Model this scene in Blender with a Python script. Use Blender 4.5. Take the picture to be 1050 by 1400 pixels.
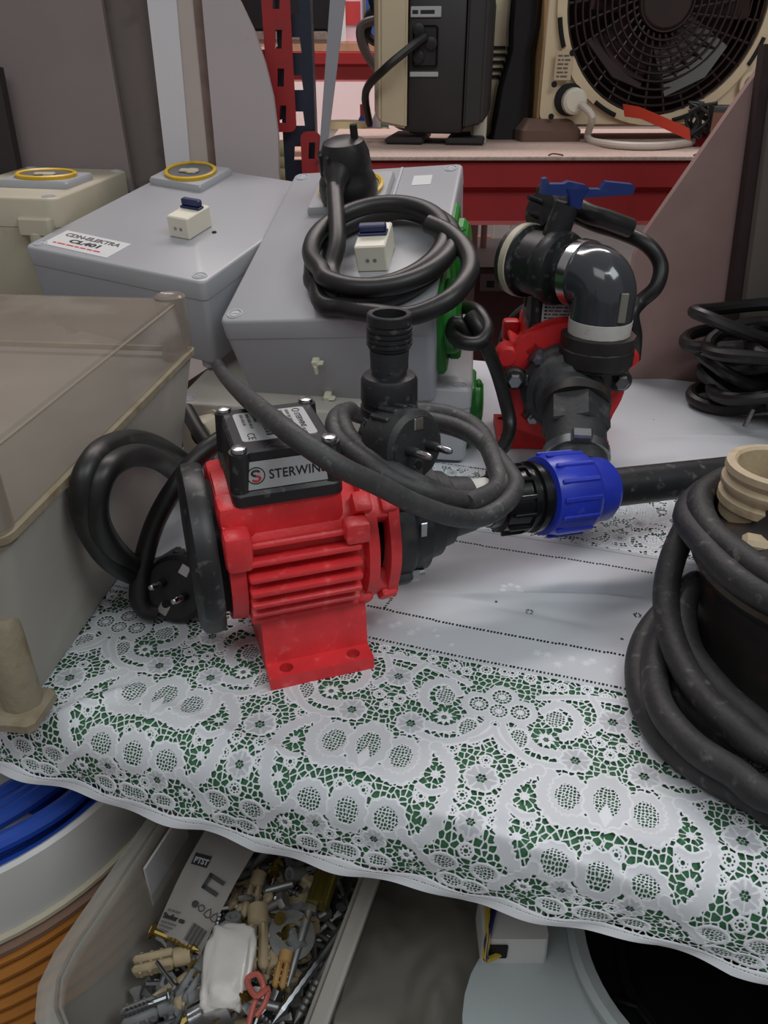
import bpy, bmesh, math, random
import numpy as np
from mathutils import Vector, Matrix
for o in list(bpy.data.objects): bpy.data.objects.remove(o)
S = bpy.context.scene
C = S.collection
rnd = random.Random(7)
R = math.radians

# ---------------------------------------------------------------- camera, world, lights, exposure
CAM_H, PITCH, FPX = 0.40, R(30), 1052.0
cam = bpy.data.objects.new('camera', bpy.data.cameras.new('camera'))
C.objects.link(cam)
cam.location = (0, 0, CAM_H)
cam.rotation_euler = (R(90) - PITCH, 0, 0)
cam.data.sensor_fit = 'VERTICAL'
cam.data.sensor_height = 24.0
cam.data.lens = 24.0 * FPX / 1400.0
cam.data.clip_start = 0.02
S.camera = cam

S.view_settings.view_transform = 'Standard'
S.view_settings.look = 'None'
S.view_settings.gamma = 1.0
S.view_settings.exposure = -0.08
S.view_settings.use_curve_mapping = False

w = bpy.data.worlds.new('hall'); S.world = w
w.use_nodes = True
bg = w.node_tree.nodes['Background']
bg.inputs[0].default_value = (0.82, 0.775, 0.775, 1)
bg.inputs[1].default_value = 0.27

def area(name, loc, target, sx, sy, power, col):
    l = bpy.data.lights.new(name, 'AREA'); l.shape = 'RECTANGLE'; l.size = sx; l.size_y = sy
    l.energy = power; l.color = col
    o = bpy.data.objects.new(name, l); C.objects.link(o)
    o.location = loc
    o.rotation_euler = (Vector(target) - Vector(loc)).to_track_quat('-Z', 'Y').to_euler()
    return o
area('aisle_lamp', (1.00, -0.20, 1.75), (-0.05, 0.50, 0), 0.9, 0.7, 12.5, (0.93, 1.0, 0.985))
area('left_fill', (-0.60, -0.60, 1.9), (-0.05, 0.50, 0), 1.2, 0.8, 8, (0.94, 1.0, 0.985))  # added fill from the front left, weaker than the main lamp
area('aisle_tube_lamp', (0.5, -1.0, 2.6), (0.2, 0.5, 0), 0.9, 0.12, 5, (0.95, 0.98, 1.0))
area('rear_aisle_lamp', (0.2, 2.40, 2.5), (0.1, 3.0, 0.2), 2.6, 0.4, 80, (1.0, 0.90, 0.88))

# ---------------------------------------------------------------- placing helpers (camera rays used once to find real positions)
_s, _c = math.sin(PITCH), math.cos(PITCH)
def ray(px, py):
    x = (px - 525) / FPX; y = (700 - py) / FPX
    return Vector((x, _c + y * _s, -_s + y * _c))
def G(px, py, z=0.0):
    d = ray(px, py); return Vector((0, 0, CAM_H)) + d * ((z - CAM_H) / d.z)
def P(px, py, y):
    d = ray(px, py); return Vector((0, 0, CAM_H)) + d * (y / d.y)
def onplane(px, py, p0, n):
    d = ray(px, py); o = Vector((0, 0, CAM_H)); return o + d * ((p0 - o).dot(n) / d.dot(n))

# ---------------------------------------------------------------- materials
def lin(c):
    return tuple(((v / 255) / 12.92 if v / 255 <= 0.04045 else ((v / 255 + 0.055) / 1.055) ** 2.4) for v in c)
_m = {}
def M(name, rgb, rough=0.5, metal=0.0, var=None, dust=None, bump=None, alpha=None, trans=0.0, spec=0.5, coat=0.0):
    """var=(scale, amount) value noise; dust=(rgb, scale, threshold, amount) blotches; bump=(scale, strength)"""
    m = bpy.data.materials.new(name); m.use_nodes = True
    nt = m.node_tree; N = nt.nodes; L = nt.links
    b = N['Principled BSDF']
    b.inputs['Roughness'].default_value = rough
    b.inputs['Metallic'].default_value = metal
    b.inputs['Specular IOR Level'].default_value = spec
    b.inputs['Coat Weight'].default_value = coat
    if trans: b.inputs['Transmission Weight'].default_value = trans
    if alpha is not None: b.inputs['Alpha'].default_value = alpha
    col = lin(rgb)
    tc = N.new('ShaderNodeTexCoord')
    rgbn = N.new('ShaderNodeRGB'); rgbn.outputs[0].default_value = (*col, 1)
    out = rgbn.outputs[0]
    def noise(scale, detail=5):
        n = N.new('ShaderNodeTexNoise'); n.inputs['Scale'].default_value = scale; n.inputs['Detail'].default_value = detail
        L.new(tc.outputs['Object'], n.inputs['Vector']); return n
    if var:
        n = noise(var[0]); mr = N.new('ShaderNodeMapRange')
        mr.inputs[1].default_value = 0.3; mr.inputs[2].default_value = 0.7
        mr.inputs[3].default_value = 1 - var[1]; mr.inputs[4].default_value = 1 + var[1]
        L.new(n.outputs[0], mr.inputs[0])
        mx = N.new('ShaderNodeMix'); mx.data_type = 'RGBA'; mx.blend_type = 'MULTIPLY'; mx.inputs[0].default_value = 1
        L.new(out, mx.inputs[6]); L.new(mr.outputs[0], mx.inputs[7]); out = mx.outputs[2]
    if dust:
        n = noise(dust[1], 8); mr = N.new('ShaderNodeMapRange')
        mr.inputs[1].default_value = dust[2]; mr.inputs[2].default_value = dust[2] + 0.13
        mr.inputs[3].default_value = 0; mr.inputs[4].default_value = dust[3]
        L.new(n.outputs[0], mr.inputs[0])
        mx = N.new('ShaderNodeMix'); mx.data_type = 'RGBA'
        L.new(mr.outputs[0], mx.inputs[0]); L.new(out, mx.inputs[6]); mx.inputs[7].default_value = (*lin(dust[0]), 1)
        out = mx.outputs[2]
    L.new(out, b.inputs['Base Color'])
    if bump:
        n = noise(bump[0]); bp = N.new('ShaderNodeBump'); bp.inputs['Strength'].default_value = bump[1]; bp.inputs['Distance'].default_value = 0.002
        L.new(n.outputs[0], bp.inputs['Height']); L.new(bp.outputs[0], b.inputs['Normal'])
    _m[name] = m
    return m

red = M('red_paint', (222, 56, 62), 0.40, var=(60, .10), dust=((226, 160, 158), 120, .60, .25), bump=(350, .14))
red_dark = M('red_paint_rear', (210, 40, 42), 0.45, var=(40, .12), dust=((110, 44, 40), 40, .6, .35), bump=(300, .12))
blk = M('black_plastic', (34, 35, 38), 0.42, var=(40, .2), dust=((130, 130, 128), 110, .58, .38))
blk_gloss = M('black_gloss', (20, 21, 23), 0.22, var=(30, .15), dust=((90, 90, 90), 70, .66, .25))
blk_cast = M('black_cast', (46, 48, 51), 0.55, var=(60, .2), dust=((112, 110, 106), 55, .58, .35), bump=(260, .2))
blk_dirty = M('black_dirty', (42, 39, 38), 0.48, var=(40, .3), dust=((96, 66, 44), 35, .58, .55))
rubber = M('cable_rubber', (44, 45, 47), 0.5, var=(50, .2), dust=((112, 112, 108), 150, .60, .35), bump=(300, .15))
rubber_dark = M('cable_dark', (30, 29, 30), 0.42, var=(50, .2), dust=((86, 82, 80), 60, .62, .35))
rubber_dusty = M('cable_dusty', (60, 60, 62), 0.55, var=(90, .22), dust=((132, 128, 122), 170, .60, .38), bump=(300, .25))
encl = M('grey_enclosure', (166, 167, 172), 0.38, var=(9, .04), dust=((150, 146, 140), 22, .68, .25))
encl_side = M('grey_enclosure_base', (172, 175, 182), 0.42, var=(9, .05), dust=((140, 138, 134), 18, .66, .3))
beige = M('beige_plastic', (188, 180, 160), 0.45, var=(10, .06), dust=((150, 138, 112), 25, .63, .35))
cream = M('cream_plastic', (226, 220, 204), 0.4)
yellow = M('yellow_plastic', (212, 172, 30), 0.4, var=(30, .1), dust=((120, 96, 40), 50, .6, .4))
sock_grey = M('socket_grey', (92, 92, 98), 0.45)
navy = M('navy_plastic', (30, 38, 86), 0.4)
green = M('green_plastic', (38, 128, 46), 0.4, var=(40, .12), dust=((120, 140, 110), 50, .64, .3))
blue = M('blue_plastic', (38, 56, 178), 0.33, var=(40, .1), dust=((110, 120, 190), 60, .66, .35))
blue_handle = M('blue_handle', (26, 48, 112), 0.4, dust=((70, 80, 110), 50, .6, .4))
tape = M('thread_tape', (196, 194, 190), 0.6, var=(80, .06), dust=((120, 92, 60), 60, .66, .5))
chrome = M('chrome_metal', (205, 205, 208), 0.22, 1.0, var=(60, .1))
steel = M('zinc_steel', (160, 164, 168), 0.32, 1.0, var=(60, .15))
brass = M('brass_metal', (190, 160, 60), 0.3, 1.0)
silver = M('silver_sticker', (176, 178, 181), 0.42, var=(30, .05))
ink = M('black_ink', (28, 28, 32), 0.6)
ink_red = M('red_ink', (196, 42, 52), 0.6)
ink_grey = M('grey_ink', (96, 92, 92), 0.6)
white = M('white_plastic', (214, 214, 214), 0.45, var=(12, .04))
paper = M('white_paper', (206, 206, 208), 0.7, var=(20, .03))
box_grey = M('dusty_grey_box', (172, 168, 160), 0.55, var=(10, .05), dust=((196, 192, 186), 16, .60, .4))
rim_dirt = M('dirty_rim', (146, 136, 116), 0.7, var=(40, .15), dust=((110, 94, 66), 40, .52, .6), bump=(200, .3))
hole_dark = M('dark_hollow', (14, 14, 15), 0.8)
steel_red = M('rack_red', (158, 38, 40), 0.42, var=(10, .08), dust=((110, 40, 40), 24, .62, .4))
steel_navy = M('rack_navy', (30, 36, 54), 0.45, var=(20, .1))
chip = M('chipboard', (182, 160, 150), 0.75, var=(180, .16), dust=((150, 112, 92), 60, .6, .5))

# ---------------------------------------------------------------- mesh helpers
def link(name, me, mat, parent=None):
    o = bpy.data.objects.new(name, me); C.objects.link(o)
    if mat: me.materials.append(mat)
    if parent: o.parent = parent
    return o
def fin(name, bm, mat, parent=None, smooth=35, loc=None):
    me = bpy.data.meshes.new(name)
    bmesh.ops.recalc_face_normals(bm, faces=bm.faces)
    if loc is not None:
        for v in bm.verts: v.co -= loc
    bm.to_mesh(me); bm.free()
    if smooth:
        me.shade_smooth()
        me.set_sharp_from_angle(angle=R(smooth))
    o = link(name, me, mat, parent)
    if loc is not None: o.location = loc
    return o
def tag(o, label=None, cat=None, group=None, kind=None):
    if label: o['label'] = label
    if cat: o['category'] = cat
    if group: o['group'] = group
    if kind: o['kind'] = kind
    return o
def thing(name, label, cat, loc=(0, 0, 0), rot=(0, 0, 0), group=None):
    o = bpy.data.objects.new(name, None); C.objects.link(o)
    o.empty_display_size = 0.02
    if isinstance(rot, Matrix): o.matrix_world = Matrix.Translation(loc) @ rot.to_4x4()
    else: o.location = loc; o.rotation_euler = rot
    return tag(o, label, cat, group)
def solo(name, bm, mat, label, cat, group=None, smooth=35):
    """a thing that is one mesh: origin at the middle of its base"""
    xs = [v.co for v in bm.verts]
    loc = Vector(((min(v.x for v in xs) + max(v.x for v in xs)) / 2, (min(v.y for v in xs) + max(v.y for v in xs)) / 2, min(v.z for v in xs)))
    return tag(fin(name, bm, mat, None, smooth, loc), label, cat, group)
def copy_tree(o, parent=None):
    c = o.copy(); C.objects.link(c)
    if parent: c.parent = parent
    for ch in list(o.children): copy_tree(ch, c)
    return c
def NB(): return bmesh.new()
def absorb(bm, t, mtx=None):
    mp = {}
    for v in t.verts: mp[v] = bm.verts.new(mtx @ v.co if mtx else v.co)
    for f in t.faces:
        try: bm.faces.new([mp[v] for v in f.verts])
        except ValueError: pass
    t.free()
def box(bm, lo, hi, bev=0.0, seg=2, mtx=None):
    t = bmesh.new(); bmesh.ops.create_cube(t, size=1.0)
    lo = Vector(lo); hi = Vector(hi); c = (lo + hi) / 2; d = hi - lo
    for v in t.verts: v.co = Vector((v.co.x * d.x, v.co.y * d.y, v.co.z * d.z)) + c
    if bev: bmesh.ops.bevel(t, geom=t.edges[:], offset=bev, segments=seg, profile=0.5, affect='EDGES')
    absorb(bm, t, mtx)
def loft(bm, rings, caps=True, mtx=None, close=False):
    vs = [[bm.verts.new(mtx @ Vector(p) if mtx else Vector(p)) for p in r] for r in rings]
    n = len(vs[0])
    pairs = list(zip(vs[:-1], vs[1:])) + ([(vs[-1], vs[0])] if close else [])
    for a, b in pairs:
        for i in range(n):
            bm.faces.new((a[i], a[(i + 1) % n], b[(i + 1) % n], b[i]))
    if caps and not close:
        bm.faces.new(vs[0][::-1]); bm.faces.new(vs[-1])
def rr(wd, dp, r, z, cx=0, cy=0, n=5):
    """rounded rectangle ring"""
    out = []
    for k, (sx, sy) in enumerate(((1, 1), (-1, 1), (-1, -1), (1, -1))):
        for i in range(n):
            a = math.pi / 2 * (k + i / (n - 1))
            out.append((cx + sx * (wd / 2 - r) + r * math.cos(a), cy + sy * (dp / 2 - r) + r * math.sin(a), z))
    return out
def frame(p, axis, up=None):
    a = Vector(axis).normalized()
    u = Vector(up) if up is not None else (Vector((0, 0, 1)) if abs(a.z) < 0.95 else Vector((1, 0, 0)))
    x = u.cross(a).normalized(); y = a.cross(x)
    m = Matrix((x, y, a)).transposed().to_4x4(); m.translation = Vector(p); return m
def lathe(bm, prof, p=(0, 0, 0), axis=(0, 0, 1), n=28, mtx=None, a0=0.0, caps=True, close=False):
    """prof: list of (r, h); closed caps when ends have r>0"""
    F = frame(p, axis)
    if mtx: F = mtx @ F
    rings = [[F @ Vector((r * math.cos(a0 + 2 * math.pi * i / n), r * math.sin(a0 + 2 * math.pi * i / n), h)) for i in range(n)] for r, h in prof]
    loft(bm, rings, caps, None, close)
def cyl(bm, p0, p1, r, r1=None, n=20, bev=0.0, mtx=None):
    p0 = Vector(p0); p1 = Vector(p1); h = (p1 - p0).length; r1 = r if r1 is None else r1
    if bev: pr = [(r - bev, 0), (r, bev), (r1, h - bev), (r1 - bev, h)]
    else: pr = [(r, 0), (r1, h)]
    lathe(bm, pr, p0, p1 - p0, n, mtx)
def ringtube(bm, p, axis, r, t, n=36, k=10, mtx=None):
    F = frame(p, axis)
    if mtx: F = mtx @ F
    rings = []
    for i in range(n):
        a = 2 * math.pi * i / n
        rings.append([F @ Vector(((r + t * math.cos(2 * math.pi * j / k)) * math.cos(a), (r + t * math.cos(2 * math.pi * j / k)) * math.sin(a), t * math.sin(2 * math.pi * j / k))) for j in range(k)])
    loft(bm, rings, close=True)
def smooth_path(pts, sub=6, closed=False):
    pts = [Vector(p) for p in pts]
    if len(pts) < 3: return pts
    out = []
    n = len(pts)
    for i in range(n if closed else n - 1):
        if closed: a, b, c, d = pts[i - 1], pts[i], pts[(i + 1) % n], pts[(i + 2) % n]
        else: a, b, c, d = pts[max(i - 1, 0)], pts[i], pts[i + 1], pts[min(i + 2, n - 1)]
        for k in range(sub):
            t = k / sub
            out.append(0.5 * ((2 * b) + (-a + c) * t + (2 * a - 5 * b + 4 * c - d) * t * t + (-a + 3 * b - 3 * c + d) * t ** 3))
    if not closed: out.append(pts[-1])
    return out
def tube(bm, pts, r, n=12, sub=7, closed=False, flat=1.0):
    pts = smooth_path(pts, sub, closed)
    m = len(pts); rings = []
    tan = [((pts[(i + 1) % m] if closed or i < m - 1 else pts[i]) - (pts[i - 1] if closed or i > 0 else pts[i])).normalized() for i in range(m)]
    u = tan[0].orthogonal().normalized()
    for i in range(m):
        u = (u - tan[i] * u.dot(tan[i])).normalized(); v = tan[i].cross(u)
        rr_ = r(i / max(m - 1, 1)) if callable(r) else r
        rings.append([pts[i] + u * rr_ * math.cos(2 * math.pi * j / n) + v * rr_ * flat * math.sin(2 * math.pi * j / n) for j in range(n)])
    loft(bm, rings, close=closed)
def plate(bm, outer, holes, h0, h1, mtx=None):
    """flat polygon (xy) with holes, thickness h0..h1"""
    t = bmesh.new()
    tops = []
    for lp in [outer] + holes:
        vs = [t.verts.new((p[0], p[1], h1)) for p in lp]
        es = [t.edges.new((vs[i], vs[(i + 1) % len(vs)])) for i in range(len(vs))]
        tops.append((vs, es))
    bmesh.ops.triangle_fill(t, use_beauty=True, use_dissolve=False, edges=[e for _, es in tops for e in es])
    top_faces = t.faces[:]
    mp = {}
    for v in t.verts[:]: mp[v] = t.verts.new((v.co.x, v.co.y, h0))
    for f in top_faces: t.faces.new([mp[v] for v in reversed(f.verts[:])])
    for vs, _ in tops:
        k = len(vs)
        for i in range(k):
            a, b = vs[i], vs[(i + 1) % k]
            t.faces.new((a, b, mp[b], mp[a]))
    bmesh.ops.recalc_face_normals(t, faces=t.faces)
    absorb(bm, t, mtx)
def circ(cx, cy, r, n=20): return [(cx + r * math.cos(2 * math.pi * i / n), cy + r * math.sin(2 * math.pi * i / n)) for i in range(n)]
def sph(bm, c, r, sx=1, sy=1, sz=1, u=14, v=9, mtx=None):
    t = bmesh.new(); bmesh.ops.create_uvsphere(t, u_segments=u, v_segments=v, radius=r)
    for q in t.verts: q.co = Vector((q.co.x * sx, q.co.y * sy, q.co.z * sz)) + Vector(c)
    absorb(bm, t, mtx)
def basis(o, x, y):
    x = Vector(x).normalized(); y = Vector(y); y = (y - x * y.dot(x)).normalized(); z = x.cross(y)
    m = Matrix((x, y, z)).transposed().to_4x4(); m.translation = Vector(o); return m
def plate1(bm, outer, c, r, h0, h1, mtx=None, n=72):
    """plate with one round hole; the outline must be star shaped seen from the hole centre"""
    an = sorted(set([2 * math.pi * i / n for i in range(n)] + [math.atan2(p[1] - c[1], p[0] - c[0]) % (2 * math.pi) for p in outer]))
    def hit(a):
        dx, dy = math.cos(a), math.sin(a); best = 0
        for (x0, y0), (x1, y1) in zip(outer, outer[1:] + outer[:1]):
            ex, ey = x1 - x0, y1 - y0; den = dx * ey - dy * ex
            if abs(den) < 1e-12: continue
            t_ = ((x0 - c[0]) * ey - (y0 - c[1]) * ex) / den; u_ = ((x0 - c[0]) * dy - (y0 - c[1]) * dx) / den
            if t_ > 0 and -1e-6 <= u_ <= 1 + 1e-6: best = max(best, t_)
        return max(best, r * 1.004)
    o = [(c[0] + hit(a) * math.cos(a), c[1] + hit(a) * math.sin(a)) for a in an]; i = [(c[0] + r * math.cos(a), c[1] + r * math.sin(a)) for a in an]
    loft(bm, [[(x, y, z) for x, y in l] for l, z in ((o, h0), (o, h1), (i, h1), (i, h0))], mtx=mtx, close=True)
def bars(name, mtx, rows, mat, parent, seed=1):
    """rows of print too small to read: (x, y, length, height) each broken into word-like dashes"""
    q_ = random.Random(seed); bm = NB()
    for x, y, ln, h in rows:
        e = x + ln
        while x < e - h * .4:
            w_ = min(h * q_.uniform(.8, 3.0), e - x); box(bm, (x, y, 0), (x + w_, y + h * .62, .0002), mtx=mtx); x += w_ + h * .45
    return tag(fin(name, bm, mat, parent, 0), kind='stuff')
def text(name, body, size, mtx, mat, parent, bold=0.0, sx=1.0, align='LEFT', h=0.0002, space=1.0, fit=None):
    cu = bpy.data.curves.new(name, 'FONT'); cu.body = body; cu.size = size; cu.align_x = align
    cu.extrude = h; cu.offset = bold; cu.space_character = space; cu.resolution_u = 3
    o = bpy.data.objects.new(name, cu); C.objects.link(o)
    dg = bpy.context.evaluated_depsgraph_get()
    me = bpy.data.meshes.new_from_object(o.evaluated_get(dg))
    bpy.data.objects.remove(o)
    if fit: sx = fit / max(v.co.x for v in me.vertices)
    for v in me.vertices: v.co = mtx @ Vector((v.co.x * sx, v.co.y, v.co.z))
    return link(name, me, mat, parent)
# ---------------------------------------------------------------- table axes
YAW = R(17.5)
CU, SU = math.cos(YAW), math.sin(YAW)
def T3(u, v, z=0.0): return Vector((CU * u + SU * v, -SU * u + CU * v, z))
def UV(p): return (p.x * CU - p.y * SU, p.x * SU + p.y * CU)
V0, RC = 0.335, 0.030               # where the cloth starts to turn over the edge, and the radius of the turn
VB = 1.17                           # back of the table

# ---------------------------------------------------------------- the shelf under the cloth
wood_dark = M('shelf_board', (110, 92, 80), 0.7, var=(30, .15))
bm = NB(); q = Matrix.Rotation(-YAW, 4, 'Z')
box(bm, (-0.62, 0.325, -0.034), (0.62, VB, -0.012), 0.002, 1, q)
t = thing('display_table', 'table shelf hidden under the green underlay and white lace cloth', 'table', (0, 0, -0.46))
o = fin('table_board', bm, wood_dark, t); o.location.z = 0.46
for u_, v_ in ((-0.56, 1.135), (0.56, 1.135), (0.595, 0.80), (-0.595, 0.80)):
    bm = NB(); p = T3(u_, v_)
    box(bm, (p.x - .02, p.y - .02, 0), (p.x + .02, p.y + .02, 0.428), 0.002, 1)
    fin('table_leg', bm, steel_navy, t)

# ---------------------------------------------------------------- cloth shape
HEM_U = np.array([-.52, -.401, -.336, -.274, -.227, -.188, -.108, -.039, -.012, .032, .074, .115, .134, .2, .36])
HEM_Z = np.array([-.060, -.060, -.062, -.064, -.061, -.069, -.059, -.059, -.055, -.050, -.048, -.052, -.049, -.05, -.055]) + 0.001
def cloth_xyz(u, s, lift=0.0):
    """u along the table edge, s across the cloth (s > V0 flat on top, below that it rolls over the edge and hangs)"""
    u, s = np.broadcast_arrays(np.asarray(u, float), np.asarray(s, float))
    hem = np.interp(u, HEM_U, HEM_Z)
    th_max = R(82)
    arc_end = V0 - RC * th_max
    th = np.clip((V0 - s) / RC, 0, th_max)
    v = np.where(s > V0, s, V0 - RC * np.sin(th))
    z = -RC * (1 - np.cos(th))
    k = np.clip((arc_end - s) / (arc_end - S_HEM), 0, 1)      # 0..1 down the hanging strip
    z_arc = -RC * (1 - math.cos(th_max))
    z = z + k * (hem - z_arc)
    rip = 0.0016 * np.sin(u * 47 + 1.0) + 0.0010 * np.sin(u * 101 + 2.1 + 6 * k)
    v = v - k * (0.004 + rip * 1.4 + 0.002)
    # soft wrinkles on top, never above the surface things stand on
    fl = np.clip((s - V0) / 0.05, 0, 1)
    wr = 0.5 + 0.5 * np.sin(u * 21 + s * 34 + 0.6) * np.sin(u * 13 - s * 27 + 1.9)
    z = z - fl * 0.0016 * wr
    def crease(u0, s0, u1, s1, wd, ht):
        d = np.array([u1 - u0, s1 - s0]); L = np.hypot(*d); d /= L
        a = (u - u0) * d[0] + (s - s0) * d[1]; b = -(u - u0) * d[1] + (s - s0) * d[0]
        f = np.exp(-(b / wd) ** 2) * np.clip(a / (0.2 * L), 0, 1) * np.clip((L - a) / (0.2 * L), 0, 1)
        return ht * f
    z = z + crease(-.14, .535, .06, .585, .004, .0045) + crease(-.13, .545, .03, .535, .006, -.002)
    z = z + crease(.05, .80, .16, .90, .006, .004) + crease(.02, .93, .2, .98, .008, .004) + crease(-.30, .36, -.36, .30, .006, .004)
    z = z + crease(-.10, .318, .10, .300, .006, .0035) + crease(-.30, .345, -.15, .325, .007, .003) + crease(.03, .330, .16, .345, .007, .003)
    z = z + lift
    return np.stack([CU * u + SU * v, -SU * u + CU * v, z], -1)
S_HEM = 0.254

# ---------------------------------------------------------------- lace: a float per vertex, 1 thread, 0 hole
rs = np.random.RandomState(5)
def seg_d(px, py, pts):
    d = np.full(px.shape, 1e9); tt = np.zeros(px.shape); acc = 0
    for (x0, y0), (x1, y1) in zip(pts[:-1], pts[1:]):
        dx, dy = x1 - x0, y1 - y0; L = math.hypot(dx, dy) + 1e-9
        t_ = np.clip(((px - x0) * dx + (py - y0) * dy) / L ** 2, 0, 1)
        e = np.hypot(px - x0 - t_ * dx, py - y0 - t_ * dy)
        tt = np.where(e < d, acc + t_ * L, tt); d = np.minimum(d, e); acc += L
    return d, tt
def curve2(pts, sub=6):
    return [(p.x, p.y) for p in smooth_path([(a, b, 0) for a, b in pts], sub)]
def voronoi_edge(px, py, cell, seed, jit=0.85):
    """distance to the nearest cell border of a jittered grid, in mm"""
    r2 = np.random.RandomState(seed); J = (r2.rand(64, 64, 2) - .5) * jit
    gx = np.floor(px / cell).astype(int); gy = np.floor(py / cell).astype(int)
    d1 = np.full(px.shape, 1e9); d2 = np.full(px.shape, 1e9); c1 = np.zeros(px.shape + (2,)); c2 = np.zeros(px.shape + (2,))
    for i in range(-2, 3):
        for j in range(-2, 3):
            a, b = (gx + i), (gy + j)
            q = J[a % 64, b % 64]; cx = (a + .5 + q[..., 0]) * cell; cy = (b + .5 + q[..., 1]) * cell
            d = np.hypot(px - cx, py - cy)
            n1 = d < d1; n2 = (~n1) & (d < d2)
            c2 = np.where(n1[..., None], c1, np.where(n2[..., None], np.stack([cx, cy], -1), c2)); d2 = np.where(n1, d1, np.where(n2, d, d2))
            c1 = np.where(n1[..., None], np.stack([cx, cy], -1), c1); d1 = np.where(n1, d, d1)
    return (d2 ** 2 - d1 ** 2) / (2 * np.maximum(np.hypot(c2[..., 0] - c1[..., 0], c2[..., 1] - c1[..., 1]), 1e-6))
HALF = 79.0                          # mm, half of the mirrored repeat
def lace(u, s):
    """u, s in mm (u from a tulip axis); returns cover -1..1 mm-ish distance (positive = thread) and tone 0..1"""
    a = np.abs((u + HALF) % (2 * HALF) - HALF)
    wob = 1.2 * np.sin(u / 9.0) * np.sin(s / 11.0)
    net = 0.47 - voronoi_edge(u + wob, s, 4.6, 3)
    fine = 0.34 - voronoi_edge(a * 1.0 + 200, s, 2.3, 8, 0.6)
    dist = net; tone = np.full(u.shape, 1.0)
    def over(d, tn=None):
        nonlocal dist, tone
        if tn is not None: tone = np.where(d > 0, tn, tone)
        dist = np.maximum(dist, d)
    def hole_with(d_in, pat):
        nonlocal dist, tone
        dist = np.where(d_in > 0, pat, dist); tone = np.where(d_in > 0, 1.0, tone)
    def rosette(cx, cy, r):
        rho = np.hypot(a - cx, s - cy); th = np.arctan2(s - cy, a - cx)
        pat = np.maximum(0.45 - np.abs(rho - r * .45), np.where(rho > r * .45, 0.42 - rho * np.abs(((th * 8 / (2 * math.pi)) % 1) - .5) * 2 * math.pi / 8, -.3))
        hole_with(r - rho, pat)
        over(0.9 - np.abs(rho - r))
    def web(cx, cy, r, k=9):
        rho = np.hypot(a - cx, s - cy); th = np.arctan2(s - cy, a - cx)
        sp = 0.38 - rho * np.abs(((th * k / (2 * math.pi)) % 1) - .5) * 2 * math.pi / k
        pat = np.maximum(np.maximum(sp, 0.40 - np.abs(rho - r * .38)), 0.36 - np.abs(rho - r * .2))
        hole_with(r - rho, pat)
    def centre(cx, cy, r=2.8):
        rho = np.hypot(a - cx, s - cy); th = np.arctan2(s - cy, a - cx)
        h = np.full(a.shape, -9.)
        for k in range(6):
            h = np.maximum(h, r * .33 - np.hypot(a - cx - r * .72 * math.cos(k * 1.0472), s - cy - r * .72 * math.sin(k * 1.0472)))
        h = np.maximum(h, r * .28 - rho)
        nonlocal dist
        dist = np.where(h > -.35, -h, dist)
    def flower(cx, cy, r, k=6, ph=.3):
        rho = np.hypot(a - cx, s - cy); th = np.arctan2(s - cy, a - cx) + ph
        rim = r * (.84 + .22 * np.abs(np.cos(k * th / 2)) ** .55)
        d = rim - rho
        pet = np.abs(np.sin(k * th / 2))
        over(d, np.where(d < 1.6, 1.0, np.where((pet < .25) & (rho > r * .35), .95, .72)))
        centre(cx, cy, r * .32)
    def daisy(cx, cy, r, k=9):
        rho = np.hypot(a - cx, s - cy); th = np.arctan2(s - cy, a - cx)
        d = r * (.62 + .42 * np.abs(np.cos(k * th / 2)) ** .8) - rho
        over(d, 1.0); centre(cx, cy, r * .36)
    def band(pts, hw, saw=0.0, edge=True):
        d, t_ = seg_d(a, s, curve2(pts))
        hw_ = hw * 1.28 + saw * 1.2 * (np.abs((t_ / 5.2) % 1 - .5) * 2 - .5)
        dd = hw_ - d
        over(dd, np.where(dd < 1.1, 1.0, .86))
    def lobe(cx, cy, rx, ry, wd, mesh='fine', saw=0.0, k=9):
        th = np.arctan2((s - cy) / ry, (a - cx) / rx)
        e = np.hypot((a - cx) / rx, (s - cy) / ry); m = min(rx, ry)
        d = (1 - e) * m + wd + saw * np.sin(th * 11)
        over(d, np.where(d < 1.3, 1.0, .86))
        if mesh == 'fine': hole_with((1 - e) * m, fine)
        else:
            rho = e * m
            sp = 0.36 - rho * np.abs(((th * k / (2 * math.pi)) % 1) - .5) * 2 * math.pi / k
            hole_with((1 - e) * m, np.maximum(np.maximum(sp, .36 - np.abs(rho - m * .66)), .42 - np.abs(rho - m * .3)))
    # small rosettes scattered in the ground
    for cx, cy, r in ((68, 381, 5), (55, 370, 4.5), (70, 333, 4.5), (66, 321, 4), (79, 366, 4), (8, 404, 4), (0, 395, 4), (16, 412, 4.5), (38, 452, 4), (62, 455, 4.5), (76, 457, 4), (48, 449, 4),
                      (30, 333, 4), (8, 320, 4), (79, 300, 4.5), (10, 285, 4), (0, 296, 3.5), (45, 325, 4), (20, 390, 3.5), (6, 450, 4), (20, 455, 4)):
        rosette(cx, cy, r)
    # upper scrolls
    band([(0, 449), (16, 447), (32, 443), (53, 436)], 2.2)
    band([(16, 447), (10, 436), (8, 424), (14, 414)], 2.4)
    band([(47, 424), (39, 433), (29, 430), (23, 420), (25, 408), (32, 402)], 3.2, 1.2)
    lobe(39, 418, 7, 8, 0.8)
    band([(62, 412), (60, 400), (54, 390), (44, 385), (33, 385), (27, 387)], 3.2, 1.6)
    lobe(62, 391, 7, 9, 1.2); 
    band([(75, 402), (69, 390), (58, 378), (44, 373), (30, 376), (22, 383)], 2.6)
    web(43, 397, 9.0, 11); daisy(43, 396, 6.2)
    # trefoil
    for cx, cy in ((79, 428), (64, 417), (79, 413)):
        over(12.5 - np.hypot(a - cx, s - cy), .88)
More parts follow.
